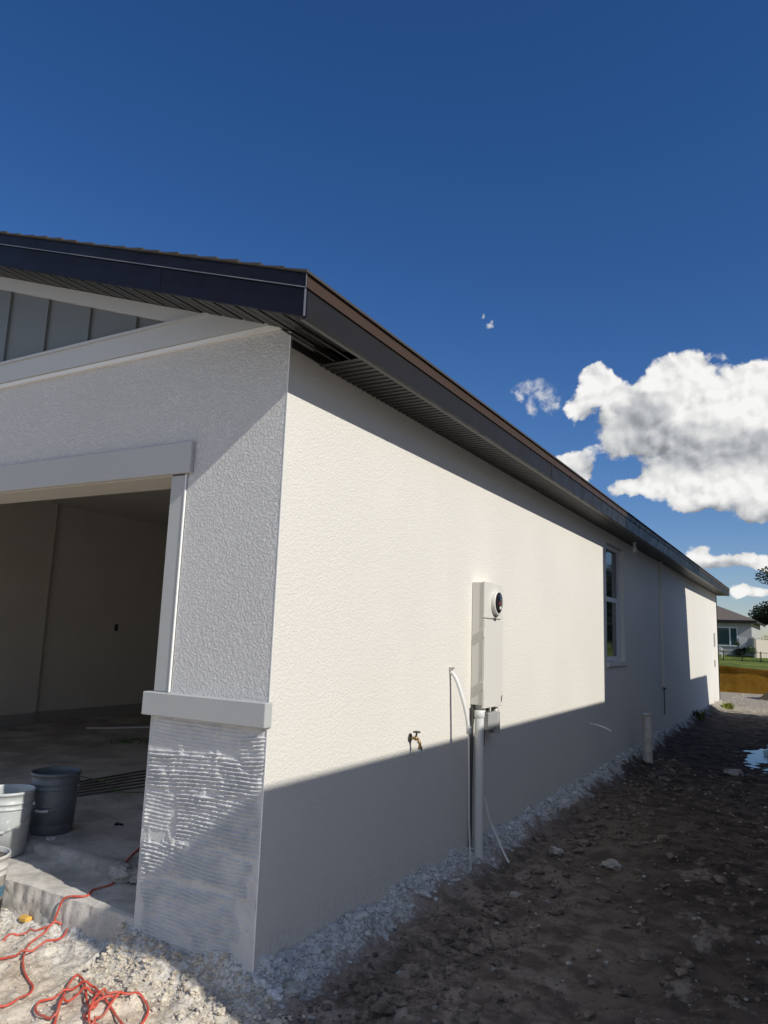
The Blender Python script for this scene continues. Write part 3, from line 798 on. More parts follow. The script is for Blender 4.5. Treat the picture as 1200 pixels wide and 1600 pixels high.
t = thing('riser_pipe', 'grey PVC riser pipe rising from the rubble to the meter cabinet', 'pipe', (.065, 2.39, -.15))
mb = MB(); mb.tube([(.075, 2.365, -.2), (.068, 2.37, .3), (.062, 2.375, .95)], .0335, 24); mb.build('pipe', M['pvc'], t)
mb = MB(); mb.lathe([(.0345, .90), (.039, .905), (.039, .95), (.0345, .955)], (.062, 2.375, 0), 24); mb.build('coupling', M['pvc'], t)
mb = MB(); mb.tube([(.018, 2.345, -.1), (.018, 2.345, .975)], .011, 10); tag(mb.build('dark_stripe', M['dark_metal'], None, (.018, 2.345, -.1)), 'black cable running down the wall just left of the grey riser pipe', 'stripe')  # plain dark tube, a narrow upright line beside the riser

t = thing('conduit', 'thin white conduit curving out of the wall left of the meter cabinet', 'conduit', (0, 1.99, 1.24))
mb = MB(); mb.tube(smoothpath([(-.01, 1.985, 1.232), (.02, 1.985, 1.222), (.055, 1.987, 1.17), (.095, 1.99, 1.06), (.125, 1.995, .95), (.140, 2.0, .845)], 5), .0135, 14)
mb.build('elbow', M['pvc'], t)
mb = MB(); mb.lathe([(.0137, .0), (.018, .003), (.018, .045), (.0137, .05)], (.141, 2.0, .83), 16); mb.build('coupling', M['pvc'], t)
mb = MB(); mb.tube([(.141, 2.0, .84), (.142, 2.015, .5), (.134, 2.045, .25), (.134, 2.07, .08), (.140, 2.075, -.05)], .0062, 10); mb.build('tail', M['pvc'], t)
mb = MB(); mb.box(.0, .012, 1.965, 2.005, 1.235, 1.265); mb.tube([(0, 1.985, 1.25), (.03, 1.99, 1.262)], .006, 8); mb.build('wall_clip', M['cabinet_grey'], t)

t = thing('junction_box', 'small grey disconnect box on the wall below and right of the meter cabinet', 'junction box', (0, 2.62, .85))
mb = MB(); mb.box(.001, .085, 2.50, 2.655, .80, .925, .004); mb.build('box', M['cabinet_grey'], t)
mb = MB(); mb.tube([(.055, 2.70, .765), (.055, 2.70, .92)], .040, 20); mb.lathe([(.0005, .955), (.028, .952), (.03, .92)], (.055, 2.70, 0), 20); mb.build('cap_fitting', M['cabinet_grey'], t)
MB().tube([(.04, 2.53, .985), (.045, 2.53, .90)], .026, 12).build('nipple', M['dark_metal'], t)
mb = MB(); mb.tube([(.035, 2.51, .80), (.032, 2.51, .69)], .018, 12); mb.build('nipple', M['dark_metal'], t)

mb = MB(); mb.tube(smoothpath([(.085, 2.41, .36), (.10, 2.425, .31), (.12, 2.445, .2), (.17, 2.46, .09), (.24, 2.43, -.01), (.28, 2.42, -.06)], 5), .0075, 10)
tag(mb.build('tube', M['pvc'], None, (.24, 2.43, 0)), 'thin white tube bending from the grey riser pipe down to the white rubble', 'tube')

t = thing('hose_bib', 'brass garden tap sticking out of the wall beside the conduit', 'tap', (0, 1.41, .86)); TAP = t
mb = MB(); mb.tube([(-.01, 1.41, .86), (.055, 1.41, .86)], .011, 12); mb.tube(smoothpath([(.05, 1.41, .86), (.075, 1.41, .853), (.090, 1.41, .83), (.094, 1.41, .80)], 4), .012, 12)
mb.lathe([(.015, .80), (.0165, .795), (.0165, .782), (.013, .78)], (.095, 1.41, 0), 14); mb.ico((.055, 1.41, .862), .018, .05, 2, smooth=True); mb.build('body', M['brass'], t)
mb = MB(); mb.tube([(.055, 1.41, .87), (.062, 1.41, .905)], .008, 8)
mb.lathe([(.008, .903), (.030, .906), (.031, .916), (.008, .920)], (.062, 1.41, 0), 16); mb.build('handle', M['dark_metal'], t)
mb = MB(); mb.lathe([(.012, .0), (.036, .0), (.036, .004), (.012, .006)], (.001, 1.41, .86), 20, 0); mb.build('flange', M['dark_metal'], t)
mb = MB(); mb.tube([(.06, 1.42, .83), (.075, 1.45, .81), (.085, 1.46, .785)], .003, 6); mb.box(.082, .086, 1.45, 1.47, .76, .795); mb.build('tag', M['teal'], t)

mb = MB(); mb.tube(smoothpath([(-.01, 5.72, .572), (.03, 5.72, .571), (.11, 5.73, .558), (.19, 5.75, .53), (.235, 5.765, .503)], 4), .0085, 10)
tag(mb.build('stub_pipe', M['pvc'], None, (0, 5.72, .57)), 'short thin white pipe stub drooping out of the shaded wall before the window', 'pipe')

TAP.scale = (.76, .76, .76); TAP.location.z = .85
t = thing('standing_pipe', 'wide dusty white drain pipe standing upright in the soil along the wall', 'pipe', (.225, 7.87, -.1))
mb = MB(); mb.lathe([(.064, -.25), (.064, .535), (.063, .54), (.055, .54), (.054, .4), (.054, .2)], (.225, 7.87, 0), 32); mb.build('pipe', M['pvc_dirty'], t)
mb = MB(); mb.lathe([(.0645, .505), (.069, .508), (.069, .544), (.065, .552), (.0005, .553)], (.225, 7.87, 0), 32); mb.build('cap', M['pvc_dirty'], t)

t = thing('line_cover', 'white vertical conduit on the shaded wall beyond the window, running from the eave down', 'conduit', (0, 10.5, .7))
mb = MB(); mb.box(.001, .045, 10.47, 10.54, .74, 2.852, .003); mb.build('cover', M['stucco'], t)
mb = MB(); mb.tube([(.03, 10.46, .75), (.06, 10.42, .74)], .018, 8); mb.tube([(.03, 10.50, .74), (.032, 10.52, .5), (.028, 10.50, .32)], .008, 8); mb.build('line_end', M['dark_metal'], t)

t = thing('soffit_light', 'small white bulb socket hanging under the dark eave above the window', 'light socket', (.12, 7.8, 2.85))
mb = MB(); mb.lathe([(.0005, 2.853), (.035, 2.852), (.035, 2.842), (.020, 2.838)], (.12, 7.8, 0), 20); mb.build('base', M['pvc'], t)
mb = MB(); mb.lathe([(.019, 2.84), (.020, 2.80), (.032, 2.77), (.032, 2.74), (.018, 2.715), (.0005, 2.71)], (.12, 7.8, 0), 20); mb.build('bulb', M['pvc'], t)

# ---------------------------------------------------------------- buckets
def bucket(cx, cy, cz, label, bm_, inner, ang, tilt=0):
    t = thing('bucket', label, 'bucket', (cx, cy, cz), 'plastic buckets by the garage door')
    H = .37
    prof = [(.0005, .0), (.125, .0), (.131, .004), (.1405, .262), (.1412, .268), (.1475, .270), (.1475, .277), (.1425, .280), (.1428, .300), (.1485, .302), (.1490, .309), (.1440, .312), (.1455, .352), (.1515, .354), (.1530, .360), (.1515, H), (.1470, H + .001), (.1445, H - .004), (.1430, .34)]
    mb = MB(); mb.lathe(prof, (cx, cy, cz), 56); body = mb.build('body', bm_, t)
    mb = MB(); mb.lathe([(.1428, .345), (.139, .2), (.1335, .06), (.0005, .055)], (cx, cy, cz), 48); mb.build('lining', inner, t)
    # ears + wire handle hanging on the camera side
    e = Vector((cos(ang), sin(ang), 0)); side = Vector((-sin(ang), cos(ang), 0))
    C0 = Vector((cx, cy, cz))
    for s in (-1, 1):
        mb = MB(); q = C0 + side * s * .149 + Vector((0, 0, .285)); mb.tube([q, q + side * s * .012], .011, 10)
        mb.build('ear', bm_, t)
    pts = []
    for k in range(25):
        a = pi * k / 24
        sd = cos(a) * .158; dr = sin(a)
        rr = sqrt(max(0, .158 ** 2 - sd ** 2)) * (.97)
        pts.append(C0 + side * sd + e * rr + Vector((0, 0, .285 - .135 * dr ** .9)))
    hd = MB().tube(pts, .0018, 6).build('handle', M['wire'], t)
    mb = MB(); mb.tube(pts[10:15], .0085, 10); mb.build('grip', M['grip'], hd)
    return t
bucket(-2.13, .548, .152, 'dark blue-grey plastic bucket standing on the garage slab', M['bucket_dark'], M['bucket_dark'], math.radians(-62))
bucket(-2.150, .235, .084, 'pale grey plastic bucket splashed with plaster, half in sunlight on the ledge', M['bucket_light'], M['bucket_light'], math.radians(-50))
bw = bucket(-1.668, -.230, -.105, 'dusty white plastic bucket with blue label band, nearest the bottom left', M['bucket_white'], M['inner_mud'], math.radians(-140))
mb = MB()
c = (-1.668, -.230, -.105)
def band(z0, z1, a0, a1, n=24, off=.0008):
    vs = []; r = lambda z: .131 + (.1405 - .131) * z / .262 + off
    for k in range(n + 1):
        a = a0 + (a1 - a0) * k / n
        vs.append((c[0] + r(z0) * cos(a), c[1] + r(z0) * sin(a), c[2] + z0)); vs.append((c[0] + r(z1) * cos(a), c[1] + r(z1) * sin(a), c[2] + z1))
    return vs, [(2 * k, 2 * k + 2, 2 * k + 3, 2 * k + 1) for k in range(n)]
mb.add(*band(.165, .215, -1.9, 1.1), True); mb.build('label_band', M['blue'], bw)
mb = MB()
for (z0, z1, a0, a1) in ((.11, .150, -.35, .2), (.095, .155, .3, .42), (.10, .145, .5, .85)): mb.add(*band(z0, z1, a0, a1, 8, .0012), True)
mb.build('label_print', M['black'], bw)

# ---------------------------------------------------------------- cords
def onground(pts, r): return [(x, y, gz(x, y) + r) for x, y in pts]
S2 = [(-0.847,-0.641),(-0.825,-0.613),(-0.812,-0.593),(-0.81,-0.559),(-0.825,-0.519),(-0.85,-0.467),(-0.88,-0.425),(-0.914,-0.403),(-0.953,-0.392),(-1.0,-0.377),(-1.051,-0.353),(-1.098,-0.325),(-1.141,-0.293),(-1.195,-0.244),(-1.236,-0.195),(-1.253,-0.161),(-1.259,-0.13),(-1.254,-0.102),(-1.265,-0.067),(-1.26,-0.034),(-1.249,-0.009),(-1.224,-0.004),(-1.189,-0.021),(-1.158,-0.054),(-1.138,-0.096),(-1.136,-0.143),(-1.143,-0.208),(-1.147,-0.248),(-1.174,-0.28),(-1.207,-0.307),(-1.239,-0.331),(-1.277,-0.366)]
TG = [(-0.499,-0.606),(-0.548,-0.552),(-0.622,-0.478),(-0.689,-0.408),(-0.736,-0.348),(-0.753,-0.314),(-0.748,-0.298),(-0.716,-0.304),(-0.667,-0.332),(-0.597,-0.379),(-0.525,-0.428),(-0.477,-0.451),(-0.454,-0.45),(-0.468,-0.421),(-0.518,-0.375),(-0.567,-0.35),(-0.6,-0.348),(-0.642,-0.364),(-0.675,-0.395),(-0.691,-0.43),(-0.714,-0.475),(-0.712,-0.515),(-0.693,-0.545),(-0.656,-0.567),(-0.606,-0.579),(-0.548,-0.574),(-0.546,-0.557),(-0.586,-0.509),(-0.603,-0.465),(-0.602,-0.427),(-0.577,-0.399),(-0.542,-0.387),(-0.488,-0.39),(-0.445,-0.393),(-0.393,-0.405),(-0.325,-0.431),(-0.262,-0.461),(-0.27,-0.509),(-0.359,-0.512),(-0.434,-0.512),(-0.444,-0.474),(-0.453,-0.419),(-0.437,-0.384),(-0.439,-0.341),(-0.451,-0.313),(-0.468,-0.312),(-0.482,-0.338),(-0.479,-0.381),(-0.474,-0.41),(-0.444,-0.466),(-0.416,-0.507),(-0.365,-0.537),(-0.387,-0.473),(-0.406,-0.418),(-0.42,-0.373),(-0.422,-0.33),(-0.391,-0.289),(-0.354,-0.28),(-0.308,-0.297),(-0.27,-0.334),(-0.253,-0.376),(-0.246,-0.436)]
R = .0052
a = [(-1.447, 0.708, 0.156), (-1.376, 0.593, 0.156), (-1.312, 0.482, 0.156), (-1.230, 0.364, 0.156), (-1.286, 0.389, 0.086), (-1.224, 0.313, 0.086), (-1.181, 0.229, 0.086), (-1.186, 0.162, 0.086), (-1.187, 0.114, 0.086), (-1.144, 0.039, 0.086), (-1.235, -.012, .075), (-1.262, -.03, .0), (-1.275, -.045, -.06)]
a += onground([(-1.295, -.065), (-1.33, -.09), (-1.376, -.11), (-1.40, -.15), (-1.43, -.20), (-1.41, -.28), (-1.352, -.40)], R)
b = onground(S2, R)
def lift(L):
    out = []; P = [Vector((p.x, p.y, max(p.z, gz(p.x, p.y) + R))) for p in smoothpath(L, 4)]
    acc = 0; cum = []
    for i, q in enumerate(P):
        acc += (q - P[i - 1]).length if i else 0; cum.append(acc)
    for i, q in enumerate(P):
        h = 0
        for j in range(i):
            if cum[i] - cum[j] > .06 and (P[i] - P[j]).xy.length < .016: h = max(h, out[j].z - q.z + 2 * R * .95)
        out.append(Vector((q.x, q.y, q.z + max(0, h) + .004 + .006 * abs(sin(cum[i] * 9)))))
    for _ in range(2):
        out = [out[0]] + [Vector((out[i].x, out[i].y, max(out[i].z, .5 * (out[i - 1].z + out[i + 1].z)))) for i in range(1, len(out) - 1)] + [out[-1]]
    return out
mb = MB(); mb.tube([Vector((p.x, p.y, max(p.z, gz(p.x, p.y) + R) if p.y < 0 else p.z)) for p in smoothpath(a, 5)], R, 8)
tag(mb.build('cord', M['cord'], None, (-1.3, 0, 0)), 'red extension cord coming off the garage slab under the grey rubble chunk', 'cord')
mb = MB(); mb.tube(lift(b), R, 8)
tag(mb.build('cord', M['cord'], None, (-1.1, -.3, -.1)), 'red extension cord lying in an open S loop beside the white bucket', 'cord')
mb = MB(); mb.tube(lift(onground(TG, R)), R, 8)
tag(mb.build('cord', M['cord'], None, (-.5, -.4, -.1)), 'red extension cord in a tangled coil on the sunlit sand', 'cord')

# ---------------------------------------------------------------- small loose things
mb = MB(); mb.ico((-1.19, .325, .125), .085, .30, 3, (1.25, .75, .55), 3); mb.ico((-1.11, .345, .12), .06, .3, 3, (1, .8, .6), 5)
tag(mb.build('rubble_chunk', M['rubble_grey'], None, (-1.16, .33, .08)), 'grey mortar rubble chunk on the ledge next to the column, over the red cord', 'rubble')
mb = MB(); mb.box(-1.535, -1.465, -.055, -.015, gz(-1.5, -.03) , gz(-1.5, -.03) + .03, .008)
tag(mb.build('foam_scrap', M['yellow'], None, (-1.5, -.03, -.1)), 'small yellow foam scrap lying on the sand near the red cord', 'scrap')
mb = MB(); mb.prism([(-1.99, .415), (-1.955, .405), (-1.945, .445)], 2, .12, .165)
tag(mb.build('plaster_shard', M['rubble_white'], None, (-1.96, .42, .15)), 'tiny pointed white plaster shard between the two grey buckets', 'shard')
mb = MB(); mb.box(-1.94, -1.875, .90, .912, .153, .163); mb.box(-1.92, -1.905, .875, .90, .153, .16)
tag(mb.build('scrap', M['black'], None, (-1.9, .9, .15)), 'small black scrap lying on the garage slab behind the column', 'scrap')
rod = thing('rod_bundle', 'bundle of thin grey rods laid side by side on the garage slab', 'rods', (-2.9, 1.9, .12))
mb = MB()
for k in range(6):
    o = k * .075
    A = Vector((-3.22 + o * 1.15, 1.40 + o * -.35, .160)); Bq = Vector((-2.55 - .60 + o * 1.6, 2.75 - o * .95, .160))
    mb.tube([A, A.lerp(Bq, .5), Bq], .006, 6)
mb.build('rods', mat('dark_rod', (.06, .055, .05), .7).m, rod)
mb = MB(); mb.prism([(-3.45, 1.62), (-3.25, 1.50), (-3.2, 2.75), (-3.46, 2.85)], 2, .153, .158)
mb.build('board', mat('pale_board', (.40, .39, .36), .8).m, rod)
mb = MB(); mb.tube(smoothpath([(-3.40, 1.72, .175), (-2.95, 1.68, .175), (-2.66, 1.52, .175), (-2.50, 1.60, .17), (-2.35, 1.82, .165)], 5), .004, 6)
tag(mb.build('string', M['grass_string'], None, (-2.8, 1.7, .13)), 'thin green string trailing over the rods on the garage slab', 'string')
mb = MB(); mb.tube(smoothpath([(-5.8, 3.75, .165), (-5.6, 4.0, .165), (-5.4, 4.3, .165), (-5.2, 4.5, .165)], 4), .012, 6)
tag(mb.build('plastic_strip', M['pvc'], None, (-5.6, 4.2, .12)), 'long white strip lying on the floor deep inside the garage', 'strip')
mb = MB()
for k in range(14):
    q = Vector((-4.75 + random.uniform(-.05, .35), 3.25 + random.uniform(-.1, .45), .16)); e = q + Vector((random.uniform(-.1, .2), random.uniform(.05, .2), random.uniform(0, .03)))
    mb.tube([q, q.lerp(e, .5) + Vector((0, 0, .01)), e], .005, 5)
tag(mb.build('green_cuttings', M['grass_string'], None, (-4.6, 3.5, .12)), 'scattered green plant cuttings on the floor inside the garage', 'cuttings')

# rubble: stuff
def scatter(name, m_, n, fn, seed):
    rnd = random.Random(seed); mb = MB()
    for k in range(n):
        x, y, r, sub = fn(rnd)
        if x < .01 and y > -.005: continue
        mb.ico((x, y, gz(x, y) + r * rnd.uniform(-.1, .35)), r, .42, sub, (rnd.uniform(.8, 1.3), rnd.uniform(.8, 1.3), rnd.uniform(.5, .8)), rnd.random() * 20)
    o = mb.build(name, m_); o['kind'] = 'stuff'
    o['label'] = name.replace('_', ' '); return o
def f_white(r):
    y = .0 + 10.5 * r.random() ** 1.7; x = abs(r.gauss(0, .062 - .0032 * y)) + .004
    return x, y, r.uniform(.004, .016) * (1 if r.random() < .9 else 2.0), 1
scatter('white_plaster_rubble', M['rubble_white'], 1900, f_white, 1)
def f_front(r):
    x = r.uniform(-.85, .25); y = -abs(r.gauss(.02, .14)) - .02
    return x, y, r.uniform(.003, .011) * (1 if r.random() < .93 else 2), 1
scatter('plaster_rubble', M['rubble_sand'], 900, f_front, 2)
def f_sand(r):
    x = r.uniform(-2.2, .4); y = r.uniform(-1.0, .03)
    return x, y, r.uniform(.002, .009) * (1 if r.random() < .93 else 2), 0
scatter('sand_lumps', M['rubble_sand'], 1500, f_sand, 3)
def f_clod(r):
    y = -.6 + 9 * r.random() ** 1.6; x = r.uniform(.22, 3.0) if r.random() < .6 else abs(r.gauss(.3, .2)) + .2
    return x, y, min(.045, .0045 * r.paretovariate(1.7)), 1
scatter('dirt_clods', M['clod'], 5200, f_clod, 4)
def f_pale(r):
    y = -.3 + 11 * r.random() ** 1.5; x = r.uniform(.15, 2.3)
    return x, y, r.uniform(.004, .014), 1
scatter('pale_stones', M['rubble_grey'], 230, f_pale, 5)
for (x, y, r, l) in ((.42, 3.05, .045, 'rounded pale stone in the brown soil right of the riser pipe'), (.86, 2.95, .05, 'flat grey stone at the right of the soil strip'), (.50, 1.95, .03, 'small pale stone in the soil just in front of the riser pipe'),
                     (.14, .10, .045, 'large white plaster lump at the house corner'), (.30, -.12, .05, 'grey mortar clod on the ground below the house corner'), (1.25, 8.0, .09, 'pale flat clod beside the puddle')):
    mb = MB(); mb.ico((x, y, gz(x, y) + r * .25), r, .28, 3, (1.3, 1, .55), x * 9)
    tag(mb.build('stone', M['rubble_grey'], None, (x, y, gz(x, y))), l, 'stone')
# weeds by the far wall
def weed(x, y, h, n, label, cat='weed', m_='leaf_mid'):
    rnd = random.Random(int(x * 100 + y * 10)); mb = MB(); z0 = gz(x, y)
    for k in range(n):
        a = rnd.uniform(0, 6.28); l = h * rnd.uniform(.5, 1.1); o = Vector((x + rnd.gauss(0, h * .35), y + rnd.gauss(0, h * .5), z0))
        tip = o + Vector((cos(a) * l * .6, sin(a) * l * .6, l)); w = Vector((-sin(a), cos(a), 0)) * h * .07
        mid = o.lerp(tip, .5) + Vector((0, 0, l * .12))
        mb.add([o - w, o + w, mid + w, mid - w, tip], [(0, 1, 2, 3), (3, 2, 4)])
    return tag(mb.build('weed', M[m_], None, (x, y, z0)), label, cat)
weed(.12, 14.2, .22, 40, 'dark weed growing at the foot of the shaded wall')
weed(.28, 18.6, .16, 160, 'pale sprawling weeds at the sunlit far end of the wall', m_='leaf_yellow')

# ---------------------------------------------------------------- beyond: clay bank, grass field, fence, house, trees
mb = MB(); vs = []; X = [-14 + .25 * i for i in range(105)]; K = 12
def bankz(x): return .72 - .055 * (x + .4)
for k in range(K + 1):
    t = k / K
    for xx in X:
        vs.append((xx, 28.0 + .25 * t + .07 * fb(xx, t * 2, .8, 4, 2) - (.06 if k >= K - 1 else 0), -.32 + (bankz(xx) + .32) * t))
nX = len(X)
mb.add(vs, [(k * nX + i, k * nX + i + 1, (k + 1) * nX + i + 1, (k + 1) * nX + i) for k in range(K) for i in range(nX - 1)], True)
structure(mb.build('clay_bank', M['clay']))
mb = MB(); vs = []
Y = [28.2, 30, 33, 37, 42, 47, 52, 56, 60, 66, 75, 100, 150, 250, 450]
X = [-300, -100, -40, -14] + [-12 + i for i in range(25)] + [14, 40, 100, 300]
def gfz(x, y):
    b = bankz(max(-14, min(12, x))) - .0
    if y < 50: z = b + (.52 - b) * sstep(28.2, 50, y)
    else: z = .52 + .28 * sstep(50, 60, y)
    return z
for yy in Y:
    for xx in X: vs.append((xx, yy, gfz(xx, yy) + (.02 * fb(xx, yy, .6, 2, 1) if yy > 29 else 0)))
nX = len(X)
mb.add(vs, [(j * nX + i, j * nX + i + 1, (j + 1) * nX + i + 1, (j + 1) * nX + i) for j in range(len(Y) - 1) for i in range(nX - 1)], True)
structure(mb.build('grass_field', M['grass']))
# sandy mound right of the bank
mb = MB(); vs = []; n = 60
for j in range(n + 1):
    for i in range(n + 1):
        xx = .2 + 4.4 * i / n; yy = 22.5 + 5 * j / n
        d = hypot((xx - 2.5) / 2.1, (yy - 24.8) / 2.1)
        vs.append((xx, yy, -.40 + 1.9 * max(0, 1 - d) + .07 * fb(xx, yy, 1.6, 5, 3)))
mb.add(vs, [(j * (n + 1) + i, j * (n + 1) + i + 1, (j + 1) * (n + 1) + i + 1, (j + 1) * (n + 1) + i) for j in range(n) for i in range(n)], True)
structure(mb.build('dirt_mound', concrete('orange_sand', (.42, .24, .08), (.58, .38, .18), 2, .012)))

# black fence
FY = 50
t = thing('fence', 'low black metal fence along the grass behind the clay bank', 'fence', (0, FY, .5))
xx = -7.4; k = 0; posts = []
FX = [-7.05, -5.35, -3.62, -1.90 - .0, -.2, 1.5, 3.2, 4.9]
FX = [-2.66 - 1.34 * 3, -2.66 - 1.34 * 2, -2.66 - 1.34, -2.66, -1.57, -.50, .57, 1.64, 2.7]
for x in FX:
    z = gfz(x, FY); mb = MB(); mb.box(x - .03, x + .03, FY - .03, FY + .03, z - .05, z + .64); mb.box(x - .035, x + .035, FY - .035, FY + .035, z + .64, z + .67); mb.build('post', M['fence'], t)
mb = MB()
for z in (.60, .08): mb.box(FX[0], FX[-1], FY - .012, FY + .012, .52 + z - .015, .52 + z + .015)
x = FX[0]
while x < FX[-1]:
    mb.box(x - .006, x + .006, FY - .006, FY + .006, .55, 1.12); x += .13
mb.build('rail_panel', M['fence'], t)

# far house
HY = 60; EX = -1.17; WX = -1.55; GZ = .8
t = thing('house', 'distant grey bungalow with brown hip roof beyond the grass', 'house', (-8, HY, GZ))
mb = MB(); mb.box(-16, WX, HY, HY + 12, GZ - .2, 3.42); mb.build('wall', M['far_wall'], t)
mb = MB(); e = .42
x0, x1, y0, y1, zr, ze = -16 - e, EX, HY - e, HY + 12 + e, 6.1, 3.44
hw = (y1 - y0) / 2
vs = [(x0, y0, ze), (x1, y0, ze), (x1, y1, ze), (x0, y1, ze), (x0 + hw, (y0 + y1) / 2, zr), (x1 - hw, (y0 + y1) / 2, zr)]
mb.add(vs, [(0, 1, 5, 4), (1, 2, 5), (2, 3, 4, 5), (3, 0, 4)])
# cross hip toward the viewer
mb.build('roof', M['far_roof'], t)
mb = MB(); mb.box(x0, x1, y0 - .02, y0, ze - .2, ze - .005); mb.box(x1, x1 + .02, y0, y1, ze - .2, ze - .005); mb.box(x0, x1, y0, HY - .001, ze - .21, ze - .2); mb.build('fascia', M['fascia'], t)
for (a, b, z0_, z1_) in ((-3.95, -3.12, 1.52, 2.85), (-3.04, -2.55, 1.52, 2.85)):
    pass
wn_ = MB(); wn_.box(-4.15, -2.50, HY - .05, HY - .001, 1.45, 1.55); wn_.box(-4.15, -2.50, HY - .05, HY - .001, 2.83, 2.92); wn_.box(-3.10, -3.0, HY - .05, HY - .001, 1.55, 2.83); wn_.box(-2.58, -2.50, HY - .05, HY - .001, 1.55, 2.83); wn_.box(-4.15, -4.07, HY - .05, HY - .001, 1.55, 2.83)
w_ = wn_.build('window', M['vinyl'], t)
mb = MB(); mb.box(-4.07, -2.58, HY - .02, HY - .003, 1.55, 2.83); mb.build('pane', M['far_glass'], w_)
mb = MB(); mb.box(-2.45, -1.93, HY - .08, HY - .001, .9, 2.12); mb.build('utility_door', M['far_wall_light'], t)

t = thing('fence', 'tall beige vinyl privacy fence right of the distant house', 'fence', (-1.3, 58, GZ))
def panel(p, q, z, name):
    P_, Q_ = Vector(p), Vector(q); d = (Q_ - P_).normalized(); nrm = Vector((-d.y, d.x, 0)) * .03
    mb = MB(); vs = []
    for zz, s in ((.7, -1), (.7, 1), (z, 1), (z, -1)):
        for R_ in (P_, Q_): vs.append((R_.x + nrm.x * s, R_.y + nrm.y * s, zz))
    mb.add(vs, [(0, 1, 3, 2), (2, 3, 5, 4), (4, 5, 7, 6), (6, 7, 1, 0), (0, 2, 4, 6), (1, 7, 5, 3)])
    k = 0; L = (Q_ - P_).length
    while k * 1.8 < L:
        c_ = P_ + d * k * 1.8; mb.box(c_.x - .07, c_.x + .07, c_.y - .07, c_.y + .07, .6, z + .1); k += 1
    mb.build(name, M['beige'], t)
panel((-1.52, 60.0, 0), (-1.22, 56.5, 0), 2.10, 'panel')
panel((-1.15, 56.5, 0), (3.4, 60.5, 0), 1.98, 'panel')

# foliage
def crown(c, rad, n, leaf, seed, lobes=9, flat=1.0, name='crown', parent=None, m_='leaf_dark'):
    rnd = random.Random(seed); mb = MB(); L = []
    for k in range(lobes):
        d = Vector((rnd.gauss(0, 1), rnd.gauss(0, 1), rnd.gauss(0, 1))).normalized()
        L.append((Vector(c) + Vector((d.x * rad[0], d.y * rad[1], d.z * rad[2])) * rnd.uniform(.3, .75), rnd.uniform(.35, .6)))
    for k in range(n):
        o, s = rnd.choice(L)
        d = Vector((rnd.gauss(0, 1), rnd.gauss(0, 1), rnd.gauss(0, 1))).normalized() * rnd.random() ** .4
        p_ = o + Vector((d.x * rad[0], d.y * rad[1], d.z * rad[2])) * s
        a = Vector((rnd.gauss(0, 1), rnd.gauss(0, 1), rnd.gauss(0, .6))).normalized() * leaf; b_ = a.cross(Vector((rnd.gauss(0, 1), rnd.gauss(0, 1), rnd.gauss(0, 1)))).normalized() * leaf * .55
        mb.add([p_ - a, p_ + b_, p_ + a, p_ - b_], [(0, 1, 2, 3)])
    return mb.build(name, M[m_], parent)
def tree(x, y, z, h, rad, n, leaf, seed, label, cat='tree', m_='leaf_dark', name='tree', lobes=12):
    t = thing(name, label, cat, (x, y, z))
    mb = MB(); top = z + h - rad[2]
    mb.tube([(x, y, z - .2), (x + .05, y, z + (top - z) * .5), (x, y, top)], .2, 8, rs=[.16 * h / 6, .12 * h / 6, .07 * h / 6])
    for k in range(5):
        a = k * 1.26 + seed; mb.tube([(x, y, z + (top - z) * .6), (x + cos(a) * rad[0] * .6, y + sin(a) * rad[1] * .6, top + rad[2] * .4)], .05, 5, rs=[.07 * h / 6, .03 * h / 6])
    mb.build('trunk', M['bark'], t)
    crown((x, y, top + .1), rad, n, leaf, seed, lobes, parent=t, m_=m_)
    return t
tree(.7, 85, 1.0, 5.6, (3.5, 3, 1.9), 16000, .13, 5, 'dark rounded tree behind the distant house and hedge')
tree(2.3, 80, 1.0, 8.9, (4.4, 3, 1.9), 14000, .14, 9, 'taller dark tree whose branches reach in at the right edge')
t = thing('hedge', 'yellow-green hedge showing above the beige fence', 'hedge', (1.5, 66, GZ))
crown((1.3, 66, 1.95), (2.9, .8, .95), 9000, .07, 4, 16, parent=t, m_='leaf_yellow', name='foliage')
mb = MB(); mb.tube([(1, 66, .7), (1, 66, 1.6)], .05, 6); mb.build('stem', M['bark'], t)
tree(16.8, 83, 1.0, 9.5, (6.5, 4, 4.0), 7000, .28, 31, 'unseen tall dark tree added far right to darken the window reflection')  # out of view, added so the side window reflects something dark
t = thing('hedge', 'unseen dark hedge added far right to darken the lower window reflection', 'hedge', (12.5, 60, .8))
crown((12.8, 60, 2.1), (3.2, 3, 1.7), 5000, .16, 44, 12, parent=t, m_='leaf_dark', name='foliage')  # out-of-frame foliage added to cover the bright grass in the pane's reflection
t = thing('shrub', 'dark green shrub in front of the distant house wall', 'shrub', (-2.25, 58, GZ))
crown((-2.2, 58, 1.15), (.62, .4, .45), 1600, .05, 3, 8, parent=t, m_='leaf_dark', name='foliage')
crown((-2.45, 58, 1.65), (.2, .2, .3), 160, .07, 8, 3, parent=t, m_='leaf_mid', name='shoot')
t = thing('shrub', 'sparse light green shrub at the corner of the distant house', 'shrub', (-1.35, 56, GZ))
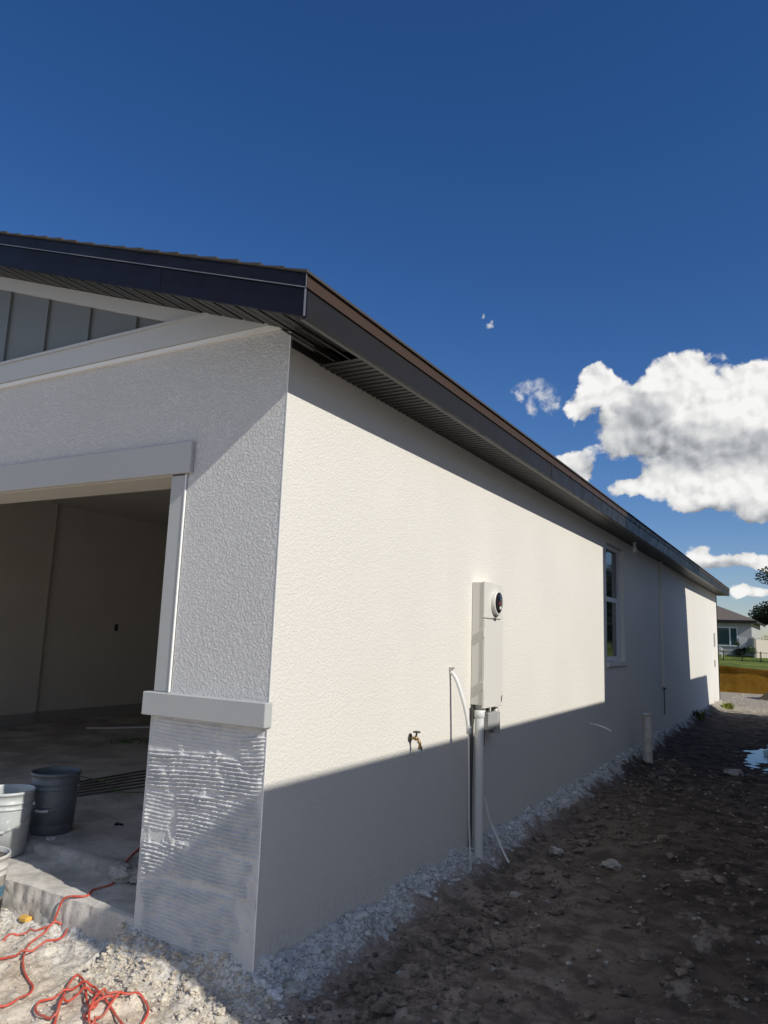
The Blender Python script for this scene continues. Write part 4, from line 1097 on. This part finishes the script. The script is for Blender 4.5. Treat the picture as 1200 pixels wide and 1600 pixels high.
crown((-1.35, 56, 1.15), (.4, .3, .4), 420, .05, 13, 6, parent=t, m_='leaf_mid', name='foliage')
tree(-3.55, 52, .62, 1.75, (.3, .3, .8), 420, .05, 21, 'thin young tree beside the far end of the white house', m_='leaf_mid', name='young_tree', lobes=7)
t = thing('garden_chair', 'small white round-backed garden chair on the lawn of the distant house', 'garden chair', (-3.35, 55, .68))
mb = MB()
for r_ in (.22, .14): mb.tube([(-3.35 + r_ * cos(a * pi / 12), 55, 1.15 + r_ * sin(a * pi / 12)) for a in range(25)], .022, 6)
mb.build('backrest', M['pvc'], t)
mb = MB(); mb.lathe([(.0005, .95), (.22, .95), (.22, .92), (.0005, .92)], (-3.35, 54.8, 0), 16); mb.build('seat', M['pvc'], t)
for dx_ in (-.17, .17):
    for dy_ in (-.17, .17): MB().tube([(-3.35 + dx_, 54.8 + dy_, .92), (-3.35 + dx_ * 1.2, 54.8 + dy_ * 1.2, .62)], .016, 6).build('leg', M['pvc'], t)

# ---------------------------------------------------------------- neighbouring house on the sun side (casts the long shadow)
t = thing('house', 'neighbouring grey primed house with a two storey middle, across the side yard', 'house', (6, 8, 0))
mb = MB(); mb.box(3.45, 11, -.82, 15.9, -.3, 2.95); mb.box(3.46, 9.5, 5.80, 12.30, 2.95, 6.0); mb.build('wall', M['neigh'], t)
mb = MB(); mb.prism([(3.15, 2.86), (3.15, 3.04), (7.2, 4.39), (11.3, 3.04), (11.3, 2.86)], 1, -.85, 16.15)
mb.prism([(3.30, 6.0), (3.30, 6.15), (6.5, 7.1), (9.7, 6.15), (9.7, 6.0)], 1, 5.75, 12.40)
mb.build('roof', M['far_roof'], t)
for (ya, yb) in ((1.6, 2.6), (8.3, 9.5), (14.1, 14.9)):
    mb = MB(); mb.box(3.43, 3.449, ya, yb, 1.2, 2.4); w_ = mb.build('window', M['vinyl'], t)
    mb = MB(); mb.box(3.42, 3.4295, ya + .06, yb - .06, 1.26, 2.34); mb.build('pane', M['glass'], w_)
